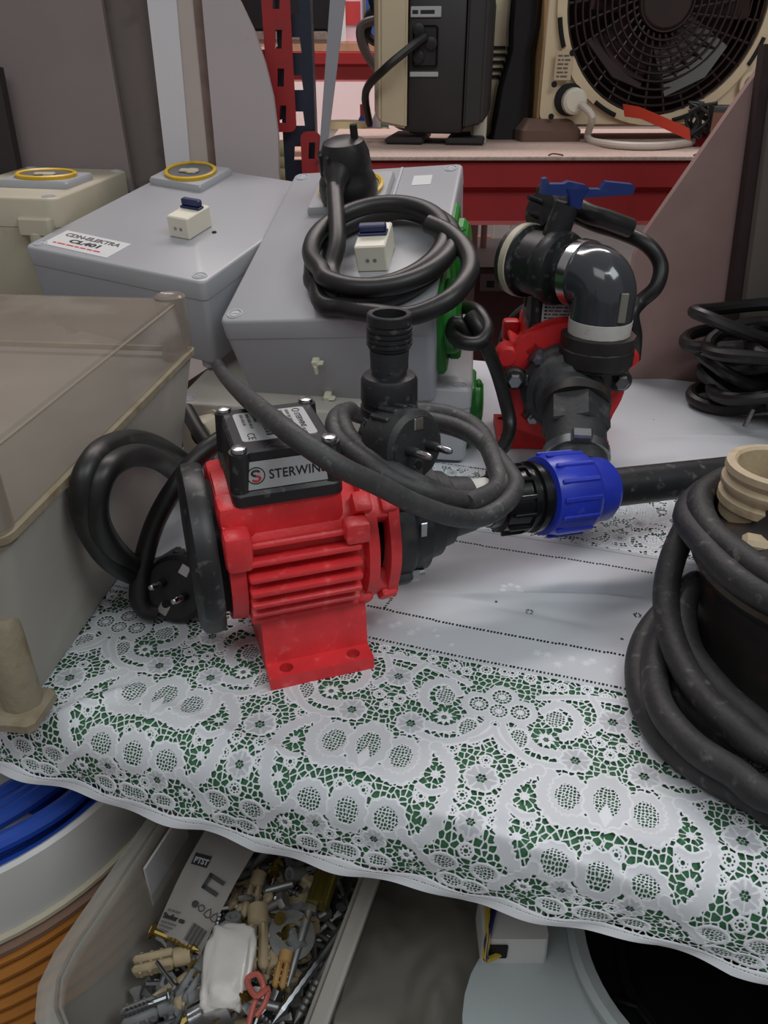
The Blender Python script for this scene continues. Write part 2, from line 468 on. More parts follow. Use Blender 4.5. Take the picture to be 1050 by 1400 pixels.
    for cx, cy, r in ((79, 429, 7.2), (64, 417, 7.2), (79, 414, 6.6)):
        lobe(cx, cy, r, r, 1.0, 'web', 0, 12)
    rosette(79, 400, 4)
    band([(79, 396), (75, 388), (66, 380)], 2.2)
    # tulip with side leaves
    lobe(24, 352, 8, 10.5, 6.0, 'fine', 0.7)
    band([(37, 366), (40, 352), (36, 340), (27, 333), (15, 335), (4, 337)], 3.6, 1.6)
    lobe(0, 355, 8.5, 12, 7.2, 'fine', 0.9)
    vn = 5.5 - (np.abs(a) * 1.2 + np.abs(s - 344) * .55)
    over(vn, 1.0)
    # brackets with spider webs inside
    web(50, 344, 7.5); web(50, 315, 7)
    band([(45, 367), (54, 359), (60, 348), (61, 334), (60, 318), (55, 304), (47, 297)], 3.8, 1.8)
    band([(42, 331), (50, 329), (58, 333)], 2.0)
    flower(22, 383, 10.5); flower(79, 350, 11.5, 6, 0.0); flower(79, 316, 9.5, 6, .5); flower(0, 427, 11, 6, .2)
    # lower tulip, mirrored scrolls and hem
    lobe(26, 306, 8.5, 8, 5.4, 'fine', 0.7); lobe(0, 305, 8, 9, 6.2, 'fine', 0.8)
    band([(38, 300), (47, 291), (56, 283), (60, 276)], 3.0, 1.4)
    web(42, 284, 7.0, 11); daisy(42, 284, 5.4)
    flower(20, 290, 8.5)
    lobe(66, 287, 7, 6, 2.4); lobe(24, 273, 6.5, 4.6, 2.4); web(47, 272, 4.5); lobe(72, 271, 6.5, 4, 2.2); lobe(4, 274, 5.5, 4.5, 2.2)
    # edges: solid cloth above, hem below
    sc = 264.5 + 1.6 * np.cos(u / (2 * HALF) * 2 * math.pi * 3)
    over(sc - s, 1.0)
    ln = np.maximum(0.55 - np.abs(s - 260.5), -9)
    over(s - 459.5, 1.0)
    dots = (np.abs(s - 261.0) < .5) & (((u / 1.9) % 1) < .55)
    dist = np.where(dots, -.4, dist)
    dots = (np.abs(s - 464) < 1.25) & (((u / 2.9) % 1) < .62)
    dist = np.where(dots, -.6, dist)
    tone = np.where((s > 459.5), .80, tone)
    return dist, tone
def plain(u, s):
    """the woven middle of the cloth with drawn-thread lines, little rosettes and raised white embroidery"""
    d = np.full(u.shape, 1.0); tn = np.full(u.shape, .80); ht = np.zeros(u.shape)
    for ls in (502, 630, 791):
        wv = ls + 1.0 * np.sin(u / 40.0)
        d = np.where((np.abs(s - wv) < 1.35) & (((u / 2.9) % 1) < .62), -1.0, d)
    # little drawn square standing on the line
    per = (u - 88 + 130) % 260 - 130
    for x0 in (-13, 13):
        d = np.where((np.abs(per - x0 - (s - 502) * .12) < 1.2) & (s > 503) & (s < 526) & (((s / 2.9) % 1) < .62), -1.0, d)
    d = np.where((np.abs(s - 526) < 1.2) & (np.abs(per - 1) < 15) & (((u / 2.9) % 1) < .62), -1.0, d)
    for cx, cy in ((48, 560), (118, 556), (-40, 540), (160, 590), (185, 540)):
        rho = np.hypot(u - cx, s - cy); th = np.arctan2(s - cy, u - cx)
        d = np.where((rho < 3.6) & (rho > 1.6) & (np.abs(np.sin(4 * th)) > .45), -1.0, d)
    # raised sprays of flowers between the lines
    q = (u - 35 + 79) % 158 - 79
    for k in range(11):
        r2 = np.random.RandomState(k); cx = -62 + 9 * k + r2.uniform(-3, 3); cy = 483 + r2.uniform(-7, 7)
        rho = np.hypot(q - cx, s - cy); th = np.arctan2(s - cy, q - cx)
        R_ = (5.2 if k < 7 else 3.4)
        b = np.clip((R_ * (.75 + .25 * np.cos(6 * th)) - rho) / 1.5, 0, 1) * (.4 + .6 * np.abs(np.sin(3 * th)))
        ht = np.maximum(ht, b)
    for cx, cy in ((96, 566), (-60, 565), (250, 566)):
        for k in range(7):
            ex, ey = cx + 8 * math.cos(k * .9), cy + 7 * math.sin(k * .9)
            b = np.clip((3.6 - np.hypot((u - ex), (s - ey) * 1.3)) / 1.4, 0, 1); ht = np.maximum(ht, b)
    tn = tn + ht * .16
    return d, tn, ht

def grid(u0, u1, s0, s1, st):
    u = np.arange(u0, u1 + st * .5, st); s = np.arange(s0, s1 + st * .01, (s1 - s0) / max(1, round((s1 - s0) / st)))
    return np.meshgrid(u, s)
blocks = []
TU = 0.035 * 1000
uu, ss = grid(-0.49, 0.40, S_HEM, 0.468, 0.00062)
# the lace repeats every 158 mm: work out one repeat on a fine table and look it up
tu = np.arange(0, 2 * HALF, 0.4); ts = np.arange(250, 472, 0.4)
LU, LS = np.meshgrid(tu, ts); LD, LT = lace(LU, LS)
def look(A, um, sm):
    x = ((um - TU) % (2 * HALF)) / .4; y = np.clip((sm - 250) / .4, 0, len(ts) - 2.001)
    x0 = np.floor(x).astype(int); y0 = np.floor(y).astype(int); fx = x - x0; fy = y - y0; n = len(tu); x0 %= n; x1 = (x0 + 1) % n
    return (A[y0, x0] * (1 - fx) + A[y0, x1] * fx) * (1 - fy) + (A[y0 + 1, x0] * (1 - fx) + A[y0 + 1, x1] * fx) * fy
blocks.append((uu, ss, look(LD, uu * 1000, ss * 1000), look(LT, uu * 1000, ss * 1000), 'lace'))
uu, ss = grid(-0.49, 0.42, 0.468, 0.655, 0.0009)
d, tn, ht = plain(uu * 1000, ss * 1000); blocks.append((uu, ss, d, tn, ht))
uu, ss = grid(-0.49, 0.44, 0.655, 0.80, 0.0011)            # the second lace band, further back
s2 = 455 - (ss * 1000 - 660) * (455 - 300) / 125
d = look(LD, uu * 1000 * 1.25, s2); tn = look(LT, uu * 1000 * 1.25, s2)
d = d + .22; edge = (ss < .660) | (ss > .785); d = np.where(edge, 1.0, d); tn = np.where(edge, .8, tn)
p2 = plain(uu * 1000, ss * 1000); d = np.where((ss > .785), p2[0], d)
blocks.append((uu, ss, d, tn, 'lace'))
uu, ss = grid(-0.49, 0.46, 0.80, 1.165, 0.002)
blocks.append((uu, ss, np.ones(uu.shape), np.full(uu.shape, .8), np.zeros(uu.shape)))
VV, QQ, AC, AT = [], [], [], []; base = 0
for uu, ss, d, tn, ht in blocks:
    p = cloth_xyz(uu, ss)
    if isinstance(ht, str): hh = np.clip(d, 0, 1.2) * .00028 + (tn > .9) * (d > .2) * .0002
    else: hh = ht * .0007
    # raise the thread along the surface normal
    k = np.gradient(p, axis=1); k2 = np.gradient(p, axis=0); nn = np.cross(k, k2); nn /= np.linalg.norm(nn, axis=-1, keepdims=True) + 1e-12
    nn *= np.sign(nn[..., 2:3] + nn[..., 1:2] * -.3 + 1e-9)
    p = p + nn * hh[..., None]
    r_, c_ = uu.shape; idx = np.arange(r_ * c_).reshape(r_, c_) + base
    VV.append(p.reshape(-1, 3)); AC.append(np.clip(.5 + d.ravel() * 1.1, 0, 1)); AT.append(tn.ravel())
    qd = np.stack([idx[:-1, :-1], idx[:-1, 1:], idx[1:, 1:], idx[1:, :-1]], -1).reshape(-1, 4)
    dead = np.all(np.clip(.5 + d.ravel() * 1.1, 0, 1)[qd - base] < .02, axis=1)      # the holes are real holes
    QQ.append(qd[~dead]); base += r_ * c_
def big_mesh(name, V, Q):
    me = bpy.data.meshes.new(name); me.vertices.add(len(V)); me.vertices.foreach_set('co', V.astype(np.float32).ravel())
    me.loops.add(len(Q) * 4); me.loops.foreach_set('vertex_index', Q.astype(np.int32).ravel())
    me.polygons.add(len(Q)); me.polygons.foreach_set('loop_start', np.arange(0, len(Q) * 4, 4, dtype=np.int32))
    me.update(calc_edges=True); me.shade_smooth(); return me
V = np.concatenate(VV); Q = np.concatenate(QQ)
me = big_mesh('lace_tablecloth', V, Q)
for nm, arr in (('cover', np.concatenate(AC)), ('tone', np.concatenate(AT))):
    at = me.attributes.new(nm, 'FLOAT', 'POINT'); at.data.foreach_set('value', arr.astype(np.float32))
lm = bpy.data.materials.new('white_lace'); lm.use_nodes = True
nt = lm.node_tree; N = nt.nodes; L = nt.links; b = N['Principled BSDF']; b.inputs['Roughness'].default_value = .75; b.inputs['Specular IOR Level'].default_value = .25
a1 = N.new('ShaderNodeAttribute'); a1.attribute_name = 'cover'
mr = N.new('ShaderNodeMapRange'); mr.inputs[1].default_value = .35; mr.inputs[2].default_value = .6; L.new(a1.outputs['Fac'], mr.inputs[0]); L.new(mr.outputs[0], b.inputs['Alpha'])
a2 = N.new('ShaderNodeAttribute'); a2.attribute_name = 'tone'
cr = N.new('ShaderNodeMix'); cr.data_type = 'RGBA'; cr.inputs[6].default_value = (*lin((138, 142, 150)), 1); cr.inputs[7].default_value = (*lin((226, 230, 236)), 1)
mr2 = N.new('ShaderNodeMapRange'); mr2.inputs[1].default_value = .45; mr2.inputs[2].default_value = 1.0; L.new(a2.outputs['Fac'], mr2.inputs[0]); L.new(mr2.outputs[0], cr.inputs[0])
tc = N.new('ShaderNodeTexCoord'); nz = N.new('ShaderNodeTexNoise'); nz.inputs['Scale'].default_value = 9; nz.inputs['Detail'].default_value = 6; L.new(tc.outputs['Object'], nz.inputs['Vector'])
mr3 = N.new('ShaderNodeMapRange'); mr3.inputs[1].default_value = .56; mr3.inputs[2].default_value = .8; mr3.inputs[4].default_value = .3; L.new(nz.outputs[0], mr3.inputs[0])
mx = N.new('ShaderNodeMix'); mx.data_type = 'RGBA'; L.new(mr3.outputs[0], mx.inputs[0]); L.new(cr.outputs[2], mx.inputs[6]); mx.inputs[7].default_value = (*lin((166, 158, 150)), 1)
vo = N.new('ShaderNodeTexVoronoi'); vo.inputs['Scale'].default_value = 26; L.new(tc.outputs['Object'], vo.inputs['Vector'])
mr4 = N.new('ShaderNodeMapRange'); mr4.inputs[1].default_value = .045; mr4.inputs[2].default_value = .03; L.new(vo.outputs['Distance'], mr4.inputs[0])
mx2 = N.new('ShaderNodeMix'); mx2.data_type = 'RGBA'; L.new(mr4.outputs[0], mx2.inputs[0]); L.new(mx.outputs[2], mx2.inputs[6]); mx2.inputs[7].default_value = (*lin((60, 54, 50)), 1)
L.new(mx2.outputs[2], b.inputs['Base Color'])
cloth = tag(link('lace_tablecloth', me, lm), 'white lace tablecloth with flower scrolls spread over the table and hanging off its front', 'tablecloth')
# green cloth underneath, seen through the holes
uu, ss = grid(-0.49, 0.45, S_HEM + .010, 1.16, 0.006)
p = cloth_xyz(uu, ss, 0); k = np.gradient(p, axis=1); k2 = np.gradient(p, axis=0); nn = np.cross(k, k2); nn /= np.linalg.norm(nn, axis=-1, keepdims=True)
nn *= np.sign(nn[..., 2:3] - nn[..., 1:2] * .3); p = p - nn * .0022
r_, c_ = uu.shape; idx = np.arange(r_ * c_).reshape(r_, c_)
me = big_mesh('green_underlay', p.reshape(-1, 3), np.stack([idx[:-1, :-1], idx[:-1, 1:], idx[1:, 1:], idx[1:, :-1]], -1).reshape(-1, 4))
gm = M('green_felt', (62, 116, 82), 0.85, var=(40, .12))
tag(link('green_underlay', me, gm), 'plain green cloth showing through the holes of the white lace', 'underlay')
# ---------------------------------------------------------------- electrical enclosures with lids
def screw_head(bm, c, r, mtx=None):
    lathe(bm, [(r, 0), (r, r * .35), (r * .8, r * .7), (r * .25, r * .8)], c, (0, 0, 1), 14, mtx)
def enclosure(name, label, FLp, FRp, up_dir, Lg, H, lid_h=.022, taper=.010, mat_lid=encl, mat_base=encl_side, roundness=.008, group=None):
    """FLp, FRp: front corners of the lid top; up_dir: direction of the lid's long side. Local x right, y back, z up, z=0 underside"""
    Wd = (FRp - FLp).length
    F = basis(FLp, FRp - FLp, up_dir)
    F.translation = F.translation - F.col[2].to_3d() * H
    root = thing(name, label, 'electrical box', F.translation, F.to_3x3(), group)
    bm = NB(); cx, cy = Wd / 2, Lg / 2
    loft(bm, [rr(Wd - 2 * taper, Lg - 2 * taper, roundness, 0.0, cx, cy), rr(Wd - 2 * taper + .002, Lg - 2 * taper + .002, roundness, .003, cx, cy), rr(Wd - .0012, Lg - .0012, roundness, H - lid_h - .0006, cx, cy)])
    fin('base', bm, mat_base, root)
    bm = NB()
    loft(bm, [rr(Wd, Lg, roundness, H - lid_h, cx, cy), rr(Wd, Lg, roundness, H - .003, cx, cy), rr(Wd - .002, Lg - .002, roundness, H - .001, cx, cy), rr(Wd - .006, Lg - .006, roundness - .002, H, cx, cy)])
    lid = fin('lid', bm, mat_lid, root)
    for sx in (0.014, Wd - 0.014):
        for sy in (0.014, Lg - 0.014):
            bm = NB(); ringtube(bm, (sx, sy, H), (0, 0, 1), .0075, .0012, 18, 6)
            lathe(bm, [(.0052, -.001), (.0052, .0008)], (sx, sy, H), (0, 0, 1), 14)
            box(bm, (sx - .004, sy - .0008, H + .0008), (sx + .004, sy + .0008, H + .0012))
            sc = fin('lid_screw', bm, encl_side, root)
    return root, F, Wd
def schuko_socket(root, x, y, z, s=.037, ang=0.0, plug=True):
    Q = Matrix.Translation((x, y, z)) @ Matrix.Rotation(ang, 4, 'Z')
    bm = NB(); loft(bm, [rr(2.35 * s, 2.25 * s, .004, 0), rr(2.35 * s, 2.25 * s, .004, .006), rr(2.25 * s, 2.15 * s, .004, .009)], mtx=Q)
    so = fin('socket_plate', bm, encl, root)
    bm = NB(); lathe(bm, [(s * .98, .008), (s * 1.0, .013), (s * .93, .0145), (s * .86, .013), (s * .86, .009)], (0, 0, 0), (0, 0, 1), 40, Q, 0, False, True)
    fin('yellow_ring', bm, yellow, so)
    bm = NB(); lathe(bm, [(s * .85, .0085), (s * .85, .0115), (s * .8, .012), (s * .62, .0105)], (0, 0, 0), (0, 0, 1), 32, Q)
    fin('socket_face', bm, sock_grey, so)
    if plug:
        bm = NB(); box(bm, (-.016, -.006, .0105), (.012, .006, .0135), .002, 1, Q @ Matrix.Rotation(.3, 4, 'Z')); box(bm, (-.004, -.010, .0105), (.010, .010, .013), .002, 1, Q @ Matrix.Rotation(.3, 4, 'Z'))
        fin('pin_shutter', bm, beige, so)
    return so
def breaker(root, x, y, z, wd=.028, ln=.046, h=.024, toggle_y=-.006):
    bm = NB(); box(bm, (x - wd / 2, y - ln / 2, z), (x + wd / 2, y + ln / 2, z + h), .0015, 1)
    b_ = fin('circuit_breaker', bm, cream, root)
    bm = NB(); box(bm, (x - wd / 2 + .001, y - .003 + toggle_y, z + h), (x + wd / 2 - .001, y + .009 + toggle_y, z + h + .003), .001, 1)
    box(bm, (x - wd / 2 + .002, y - .001 + toggle_y, z + h + .003), (x + wd / 2 - .002, y + .008 + toggle_y, z + h + .011), .0015, 1)
    fin('toggle', bm, navy, b_)
    for k in range(2):
        bm = NB(); cyl(bm, (x - .004 + .008 * k, y - ln / 2 - .0003, z + h * .45), (x - .004 + .008 * k, y - ln / 2 + .002, z + h * .45), .0022, n=10)
        fin('terminal_screw', bm, steel, b_)
    return b_

# B: middle one, with the paper label
FL, FR = P(32, 336, .965), P(278, 387, .865)
upB = Vector((.20, 1.30, .262))
B, FB, WB = enclosure('junction_box', 'pale grey electrical box with a white paper label and empty yellow ringed socket', FL, FR, upB, .335, .105, taper=.004)
IB = FB.inverted(); HB = .105
def loc(inv, F, H, px, py): return inv @ onplane(px, py, F @ Vector((0, 0, H)), F.col[2].to_3d())
c = loc(IB, FB, HB, 262, 245); so = schuko_socket(B, c.x, c.y, HB, .037)
c = loc(IB, FB, HB, 254, 324); breaker(B, c.x - .004, c.y + .018, HB, .030, .050, .026, .006)
bm = NB(); lathe(bm, [(.003, 0), (.003, .0012)], loc(IB, FB, HB, 293, 318), (0, 0, 1), 10); fin('drill_hole', bm, hole_dark, B)
c0, c1, c2 = loc(IB, FB, HB, 57, 333), loc(IB, FB, HB, 146, 353), loc(IB, FB, HB, 83, 313)
lbx = basis(c0, c1 - c0, c2 - c0); lw = (c1 - c0).length; lh = (c2 - c0).length * .95
bm = NB(); box(bm, (0, 0, 0), (lw, lh, .0006), mtx=lbx); st = fin('paper_label', bm, paper, B)
up_ = Matrix.Translation((0, 0, .0006))
text('label_lettering', 'CDN-ELEKTRA', lh * .26, lbx @ up_ @ Matrix.Translation((lw * .08, lh * .68, 0)), ink_grey, st, .0005, fit=lw * .84)
text('label_lettering', 'CL401', lh * .27, lbx @ up_ @ Matrix.Translation((lw * .26, lh * .37, 0)), ink, st, .0006, fit=lw * .46)
bars('label_print', lbx @ up_, [(lw * .10, lh * .17, lw * .72, lh * .10)], ink_red, st)
for x_ in (.022, WB - .022):
    bm = NB(); cyl(bm, (x_, .016, -.012), (x_, .016, .004), .009, .009, 16, .001); fin('corner_foot', bm, encl_side, B)

# C: right one, with plug, coiled cord and green side sockets
FL, FR = P(299, 440, .80), P(590, 434, .757)
upC = Vector((.27, 1.40, .475))
HC = .112
Cb, FC, WC = enclosure('junction_box', 'light grey electrical box with black coiled cord on top and green side sockets', FL, FR, upC, .345, HC, taper=.007)
IC = FC.inverted()
c = loc(IC, FC, HC, 482, 268); schuko_socket(Cb, c.x, c.y, HC, .041, plug=False)
cb = loc(IC, FC, HC, 516, 352); breaker(Cb, cb.x, cb.y - .004, HC, .034, .052, .030, -.002)
bm = NB(); c = loc(IC, FC, HC, 541, 255); box(bm, (c.x, c.y - .035, HC), (c.x + .003, c.y + .05, HC + .002)); fin('cover_joint', bm, encl_side, Cb)
bm = NB(); c = loc(IC, FC, HC, 577, 247); box(bm, (c.x - .012, c.y - .012, HC), (c.x + .012, c.y + .014, HC + .0005)); fin('worn_sticker', bm, paper, Cb)
pale = M('pale_cable_tie', (214, 216, 190), 0.5)
for px, py in ((434, 493), (450, 541)):          # cable tie tails poking out of the front
    p0 = IC @ onplane(px, py, FC @ Vector((0, .002, 0)), -FC.col[1].to_3d())
    bm = NB(); box(bm, p0 + Vector((-.005, -.008, -.003)), p0 + Vector((.003, .004, .004)), .001, 1); box(bm, p0 + Vector((-.003, -.010, -.012)), p0 + Vector((.0005, -.003, -.001)), .001, 1)
    box(bm, p0 + Vector((.001, -.009, .0)), p0 + Vector((.008, -.002, .002)), .0005, 1)
    fin('cable_tie', bm, pale, Cb)
def side_socket(root, Wd, y, z, s=.055, h=.018, mat=green):
    Q = Matrix.Translation((Wd - .004, y, z)) @ Matrix.Rotation(R(90), 4, 'Y')
    bm = NB(); loft(bm, [rr(s * 1.55, s * 1.5, .006, 0), rr(s * 1.55, s * 1.5, .006, .006), rr(s * 1.45, s * 1.4, .006, .009)], mtx=Q)
    o = fin('green_socket', bm, mat, root)
    bm = NB(); lathe(bm, [(s * .66, .008), (s * .66, h), (s * .6, h + .004), (s * .2, h + .006)], (0, 0, 0), (0, 0, 1), 28, Q)
    box(bm, (-s * .7, -s * .22, .008), (-s * .5, s * .22, h + .002), .003, 1, Q); box(bm, (s * .5, -s * .3, .008), (s * .76, s * .3, h + .004), .003, 1, Q)
    fin('socket_cover', bm, mat, o)
    bm = NB(); lathe(bm, [(.004, 0), (.004, .002)], (s * .64, s * .2, .009), (0, 0, 1), 10, Q); fin('cover_screw', bm, steel, o)
side_socket(Cb, WC, .075, .062, .06); side_socket(Cb, WC, .205, .062, .06)

# plug stuck in the socket of C, its cord coiled on the lid (local coordinates of that box)
def cl(px, py, h): 
    p = IC @ onplane(px, py, FC @ Vector((0, 0, HC + h)), FC.col[2].to_3d()); return p
pc = cl(478, 270, .013)
cord = thing('extension_lead', 'black cord coiled on the right pale box, its plug pushed into the socket', 'power cord', FC.translation, FC.to_3x3())
bm = NB(); ax = Vector((0.02, .12, 1)).normalized()
lathe(bm, [(.0345, 0), (.0355, .012), (.034, .022), (.030, .030), (.0305, .034), (.029, .052), (.024, .064), (.014, .068)], pc, ax, 28)
for k in range(5):
    a = R(-60 + 30 * k); box(bm, (-.003, .026, .030), (.003, .032, .055), .0015, 1, frame(pc, ax) @ Matrix.Rotation(a + math.pi, 4, 'Z'))
plug = fin('plug', bm, rubber_dark, cord)
bm = NB(); box(bm, (-.004, .010, .064), (.003, .018, .082), .001, 1, frame(pc, ax)); fin('pull_tab', bm, rubber_dark, plug)
st0 = pc + Vector((-.004, -.034, .034))
bm = NB(); lathe(bm, [(.017, 0), (.015, .012), (.011, .02), (.0095, .045)], st0 + Vector((0, .018, .004)), (.04, -1, -.25), 18); fin('strain_relief', bm, rubber_dark, plug)
path = [st0 + Vector((0, -.01, -.002)), cl(461, 330, .028), cl(452, 372, .016)]
def ring_pts(cx, cy, rx, ry, a0, a1, h0, h1, n=14):
    return [Vector((cx + rx * math.cos(a0 + (a1 - a0) * k / n), cy + ry * math.sin(a0 + (a1 - a0) * k / n), h0 + (h1 - h0) * k / n)) for k in range(n + 1)]
e = [cl(412, 388, .01), cl(618, 335, .01)]; top_ = cl(535, 293, .01); bot_ = cl(500, 415, .01)
ccx = (e[0].x + e[1].x) / 2; ccy = (top_.y + bot_.y) / 2; rx = (e[1].x - e[0].x) / 2; ry = (top_.y - bot_.y) / 2
rc = .0098
# three turns of cord, resting on one another
path2 = path + [cl(470, 402, .018)]
path2 += ring_pts(ccx, ccy, rx * .93, ry * .9, R(-105), R(225), HC + .022, HC + .031, 16)
path2 += ring_pts(ccx + .004, ccy - .004, rx * 1.0, ry * .96, R(235), R(560), HC + .030, HC + .011, 16)
path2 += ring_pts(ccx - .004, ccy + .004, rx * .96, ry * 1.02, R(575), R(880), HC + .011, HC + .012, 16)
path2 += [cl(437, 408, .012), cl(470, 420, .013), cl(510, 428, .014), cl(560, 432, .016), cl(610, 412, .022), cl(636, 385, .024), cl(643, 360, .024), cl(634, 338, .026), cl(612, 318, .030), cl(585, 306, .034)]
bm = NB(); tube(bm, path2, rc, 12, 5); fin('cable', bm, rubber_dark, cord)

# A: beige box at the far left with a clasp
FL, FR = P(-95, 266, 1.03), P(75, 272, 1.02)
A_, FA, WA = enclosure('junction_box', 'cream electrical box with corner clasp behind the clear-lidded box at far left', FL, FR, Vector((.16, 1.0, .02)), .26, .15, lid_h=.035, mat_lid=beige, mat_base=beige, roundness=.014)
IA = FA.inverted()
schuko_socket(A_, WA - .060, .115, .15, .040)
bm = NB(); box(bm, (WA - .050, -.012, .105), (WA - .008, .004, .129), .003, 1); lathe(bm, [(.010, 0), (.010, .028), (.007, .030)], (WA - .029, -.004, .081), (0, 0, 1), 16); fin('corner_clasp', bm, beige, A_)
# cream box: what it stands on, mostly hidden
bm = NB(); pA = FA.translation

# lower grey box with a cable gland, carrying B and C
FL, FR = P(206, 566, .83), P(420, 560, .80)
FL = G(215, 600, .072); FR = G(455, 585, .072)
D_, FD, WD = enclosure('junction_box', 'grey electrical box with a pale cable gland under the two socket boxes', Vector((-.235, .80, .078)), Vector((.02, .765, .078)), Vector((.2, 1.0, 0)), .30, .077, taper=.004, mat_lid=box_grey, mat_base=box_grey)
ID = FD.inverted()
g0 = ID @ onplane(292, 557, FD @ Vector((0, 0, 0)), FD.col[1].to_3d())
gp = Vector((g0.x, 0, .048))
bm = NB(); lathe(bm, [(.024, -.003), (.024, .006), (.020, .007), (.020, .022), (.018, .030), (.011, .031), (.010, .012)], gp, (-.35, -1, .12), 12); gl = fin('cable_gland', bm, beige, D_)
bm = NB(); lathe(bm, [(.0102, .014), (.0102, .030)], gp, (-.35, -1, .12), 14); fin('gland_bore', bm, hole_dark, gl)

# D: small box under C at the right
FL, FR = P(594, 530, .80), P(645, 534, .80)
E_, FE, WE = enclosure('junction_box', 'small pale box with a green socket on its side under the coiled-cord box', P(594, 532, .80) + Vector((-.05, .01, 0)), P(646, 534, .80), Vector((.26, 1, .0)), .33, .088, taper=.003)
side_socket(E_, WE, .075, .038, .048, .014)

# ---------------------------------------------------------------- big box with a clear lid at the left
clearp = M('smoky_clear_plastic', (150, 139, 128), 0.2, var=(14, .08), alpha=0.58, dust=((186, 178, 166), 11, .55, .5))
nt = clearp.node_tree
big = thing('enclosure_box', 'large dusty grey box with a smoky transparent lid, closest at left', 'electrical box', (-.255, .405, 0.004), (0, 0, R(-5.6)))
BW, BD, BH, LH = .34, .335, .148, .056; OUT = .03
def bigring(z, grow, r=.012): 
    o = OUT * z / BH
    return rr(BW + o + grow, BD + o + grow, r, z, -(BW) / 2 + (o + 0) * .5 , BD / 2)
bm = NB(); loft(bm, [bigring(0, 0), bigring(.004, .001), bigring(BH - .004, 0)])
fin('base', bm, box_grey, big)
bm = NB(); ri = [rr(BW + OUT + .006, BD + OUT + .006, .012, z, -BW / 2 + OUT / 2, BD / 2) for z in (BH + .001, BH + .006)]
ro = rr(BW + OUT - .006, BD + OUT - .006, .010, BH + .006, -BW / 2 + OUT / 2, BD / 2); ro2 = rr(BW + OUT - .006, BD + OUT - .006, .010, BH + .001, -BW / 2 + OUT / 2, BD / 2)
loft(bm, [ri[0], ri[1], ro, ro2], close=True); fin('rim', bm, rim_dirt, big)
bm = NB()
def lr(z, g): return rr(BW + OUT + g, BD + OUT + g, .014, z, -BW / 2 + OUT / 2, BD / 2)
loft(bm, [lr(BH + .0065, -.002), lr(BH + LH - .006, -.010), lr(BH + LH, -.018)])
for f in list(bm.faces):
    if len(f.verts) > 4 and f.calc_center_median().z < BH + .02: bm.faces.remove(f)
lid = fin('clear_lid', bm, clearp, big)
bm = NB(); tube(bm, [Vector(p) for p in lr(BH + LH - .003, -.0135)], .0011, 6, 1, True); fin('lid_edge_highlight', bm, M('edge_highlight', (176, 168, 154), .3, alpha=.5), lid)  # paler bead painted in as the highlight along the lid's top edge
for sx in (-BW + .006, OUT - .014):
    for sy in (.006 - OUT / 2 + .004, BD + OUT / 2 - .008):
        bm = NB(); lathe(bm, [(.015, BH - .002), (.0145, BH + LH - .012), (.0145, BH + LH + .002), (.012, BH + LH + .004), (.009, BH + LH + .002)], (sx, sy, 0), (0, 0, 1), 22)
        fin('lid_post', bm, clearp, big)
bm = NB(); lathe(bm, [(.013, 0), (.013, .07), (.011, .074)], (.004, -.006, .012), (0, 0, 1), 20); box(bm, (-.03, -.026, 0), (.020, .012, .014), .004, 1)
fin('corner_foot', bm, rim_dirt, big)
# what shows dimly through the lid: a mounting plate
bm = NB(); box(bm, (-BW + .03, .03, BH - .02), (-.02, BD - .03, BH - .012), .002, 1); fin('mounting_plate', bm, M('plate_brown', (120, 108, 98), .6, var=(20, .25)), big)
